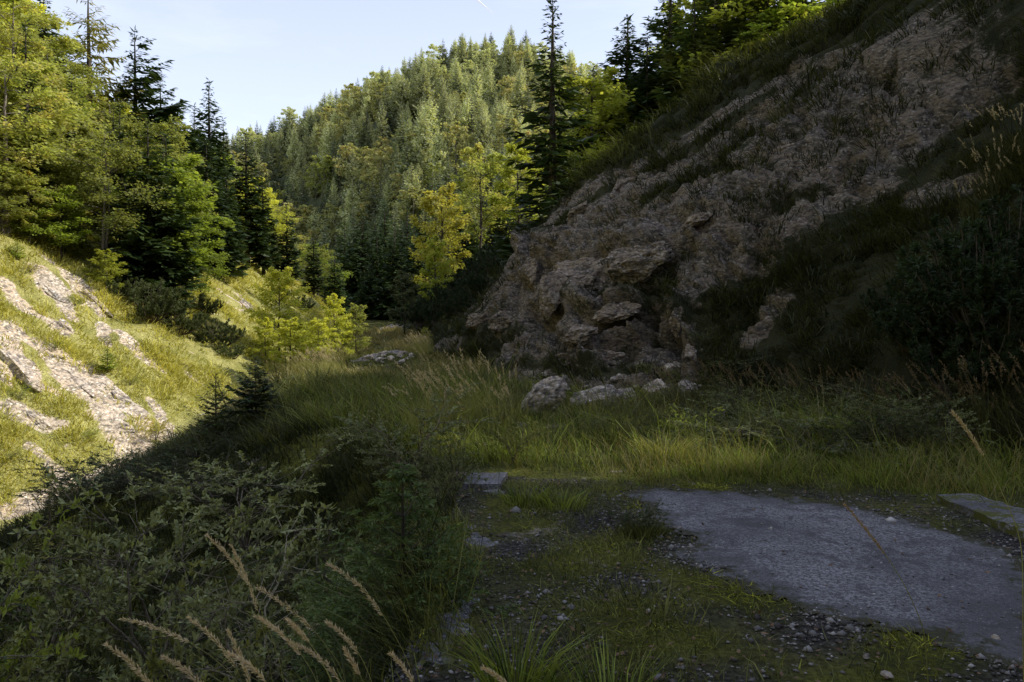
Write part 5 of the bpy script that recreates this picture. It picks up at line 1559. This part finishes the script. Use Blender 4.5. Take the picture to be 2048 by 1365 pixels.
def plume_clump(seed, n=19, h=1.15, R=.4, lean=(-.28, -.05), sl=.03):
    r = np.random.default_rng(seed)
    st, pl_ = MB(), MB()
    for k in range(n):
        a = r.uniform(0, 2 * PI); rr = R * math.sqrt(r.random())
        b = np.array([math.cos(a) * rr, math.sin(a) * rr, 0])
        hh = h * r.uniform(.6, 1.1)
        t = np.linspace(0, 1, 10)
        lx, ly = lean[0] + r.normal(0, .14), lean[1] + r.normal(0, .14)
        p = b + np.stack([lx * hh * t ** 1.8, ly * hh * t ** 1.8, hh * (t - .10 * t ** 4)], 1)
        tube(st, p, np.linspace(.0045, .002, 10), 3, var=r.uniform(.3, .9))
        plume_mesh(pl_, p[7:], 0, .010, r, 34, sl)
    m = n * 10
    a = r.uniform(0, 2 * PI, m); rr = R * np.sqrt(r.random(m))
    pb = np.stack([np.cos(a) * rr, np.sin(a) * rr, np.zeros(m)], 1)
    hz = h * r.uniform(.3, .7, m)
    blades(st, pb, unit(np.array([0, 0, 1.0]) + r.normal(0, .15, (m, 3))), hz, np.stack([r.normal(-.3, .25, m) * hz, r.normal(0, .25, m) * hz, -.1 * hz], 1), np.full(m, .006), np.clip(r.normal(.4, .2, m), 0, 1), r=r)
    return st, pl_


for k in range(3):
    a, b = plume_clump(300 + k)
    PROTO[f'clump{k}'] = (a.mesh('clump_stems', M['stalk']), b.mesh('clump_plumes', M['plume']), 'stems', 'plumes')
clumps = [(890, 880, 1.1), (930, 870, 1.25), (970, 865, 1.2), (865, 860, 1.0), (1010, 858, 1.0), (1290, 830, .85), (1340, 822, .9), (1380, 818, .95), (1420, 815, .95), (1460, 818, .95), (1500, 825, .9), (1545, 830, .9), (1590, 835, .9), (1640, 842, .9), (1690, 850, .9), (1740, 858, .9), (1800, 868, .9), (1860, 878, 1.0), (1920, 885, 1.0), (1985, 900, 1.1), (2030, 905, 1.2)]
for k, (px, py, s) in enumerate(clumps):
    h = to_plane(px, py)
    zg = gz(h[0], h[1])
    grp = 'before the pointed boulder' if px < 1100 else 'in the row along the foot of the shaded right slope'
    if px < 1100:
        lab = ['plumed grass clump at the left of the stand', 'plumed grass clump in the thick of the stand', 'plumed grass clump at the right of the stand', 'low plumed grass clump at the back left of the stand', 'small plumed grass clump at the far right of the stand'][k] + ' before the pointed boulder'
    else:
        lab = 'dry plumed grass clump in the row along the foot of the shaded right slope'
    plant('plumed_grass', f'clump{k % 3}', (h[0], h[1], zg - .02), s, lab, 'grass clump', 'plumed grass clumps ' + grp, rz=rng.uniform(-.5, .5), leaf=None if px < 1100 else 'plume_dim', bark=None if px < 1100 else 'stalk_dim')
for k, (px, py, s, lab) in enumerate([(2030, 330, 1.3, 'plumed grass clump high at the right edge of the shaded slope'), (2000, 400, 1.2, 'plumed grass clump just below the highest one at the right edge'), (1960, 440, .9, 'plumed grass clump lowest of the three high at the right edge')]):
    h = hit(px, py)
    if h is not None: plant('plumed_grass', f'clump{k % 3}', h - np.array([0, 0, .05]), s, lab, 'grass clump', rz=.2, bark='stalk_dim')
for k in range(26):
    px = rng.uniform(540, 735) if k % 3 else rng.uniform(815, 860); py = rng.uniform(690, 715) if px > 700 else rng.uniform(722, 752)
    h = hit(px, py)
    if h is None: continue
    plant('plumed_grass', f'clump{k % 3}', h - np.array([0, 0, .03]), rng.uniform(.6, .95), 'dry straw coloured grass clump at the sunlit end of the meadow', 'grass clump', 'dry grass clumps at the sunlit end of the meadow', rz=rng.uniform(-.4, .4))


# broad-bladed tufts in the foreground
def tuft(label, x, y, n, h, mat, R=.12):
    r = np.random.default_rng(int(abs(x * 100) + y * 1000))
    a = r.uniform(0, 2 * PI, n); rr = R * np.sqrt(r.random(n))
    pb = np.stack([np.cos(a) * rr, np.sin(a) * rr, np.zeros(n)], 1)
    hz = h * r.uniform(.5, 1.1, n)
    mb = MB()
    out = np.stack([np.cos(a), np.sin(a), np.zeros(n)], 1)
    blades(mb, pb, unit(np.array([0, 0, 1.0]) + out * .25 + r.normal(0, .1, (n, 3))), hz, out * (hz * r.uniform(.1, .7, n))[:, None] + np.array([0, 0, -.12]) * hz[:, None], np.full(n, .0045), np.clip(r.normal(.5, .25, n), 0, 1), r=r)
    o = mobj('grass_tuft', mb.mesh('grass_tuft', M[mat]))
    o.location = (x, y, gz(x, y) - .01)
    tag(o, label, 'grass tuft')


tuft('dense deep green grass tuft at the bottom middle beside the wall end', .02, 3.35, 260, .42, 'grass', .13)
tuft('loose green grass tuft right of the dense one at the bottom', .42, 3.2, 120, .34, 'grass', .18)
tuft('grass tuft on the wall top near the far concrete corner', .12, 7.1, 200, .26, 'grass', .2)
tuft('grass tuft between the wall and the moss', .45, 6.9, 170, .22, 'grass', .22)
tuft('long dark grass tuft under the young spruce', -.75, 3.3, 180, .5, 'grass_dark', .2)
tuft('dark grass tuft around the tiny shrub at the slab corner', 1.08, 6.1, 240, .16, 'grass_dark', .16)
tuft('bright grass tuft at the sunlit rim behind the slab', 1.9, 9.4, 260, .42, 'grass_lit', .3)

# contrail high above the hill
mb = MB()
A = at(940, -12, 6000); Bp = at(985, 26, 6000)
dv = unit(Bp - A); sd = unit(np.cross(dv, ray(960, 5)))
tube(mb, np.stack([A, A * .5 + Bp * .5, Bp]), [7, 6, 2], 8)
o = mobj('contrail', mb.mesh('contrail', M['vapour'], True)); tag(o, 'short thin white contrail in the sky at the top edge', 'contrail')
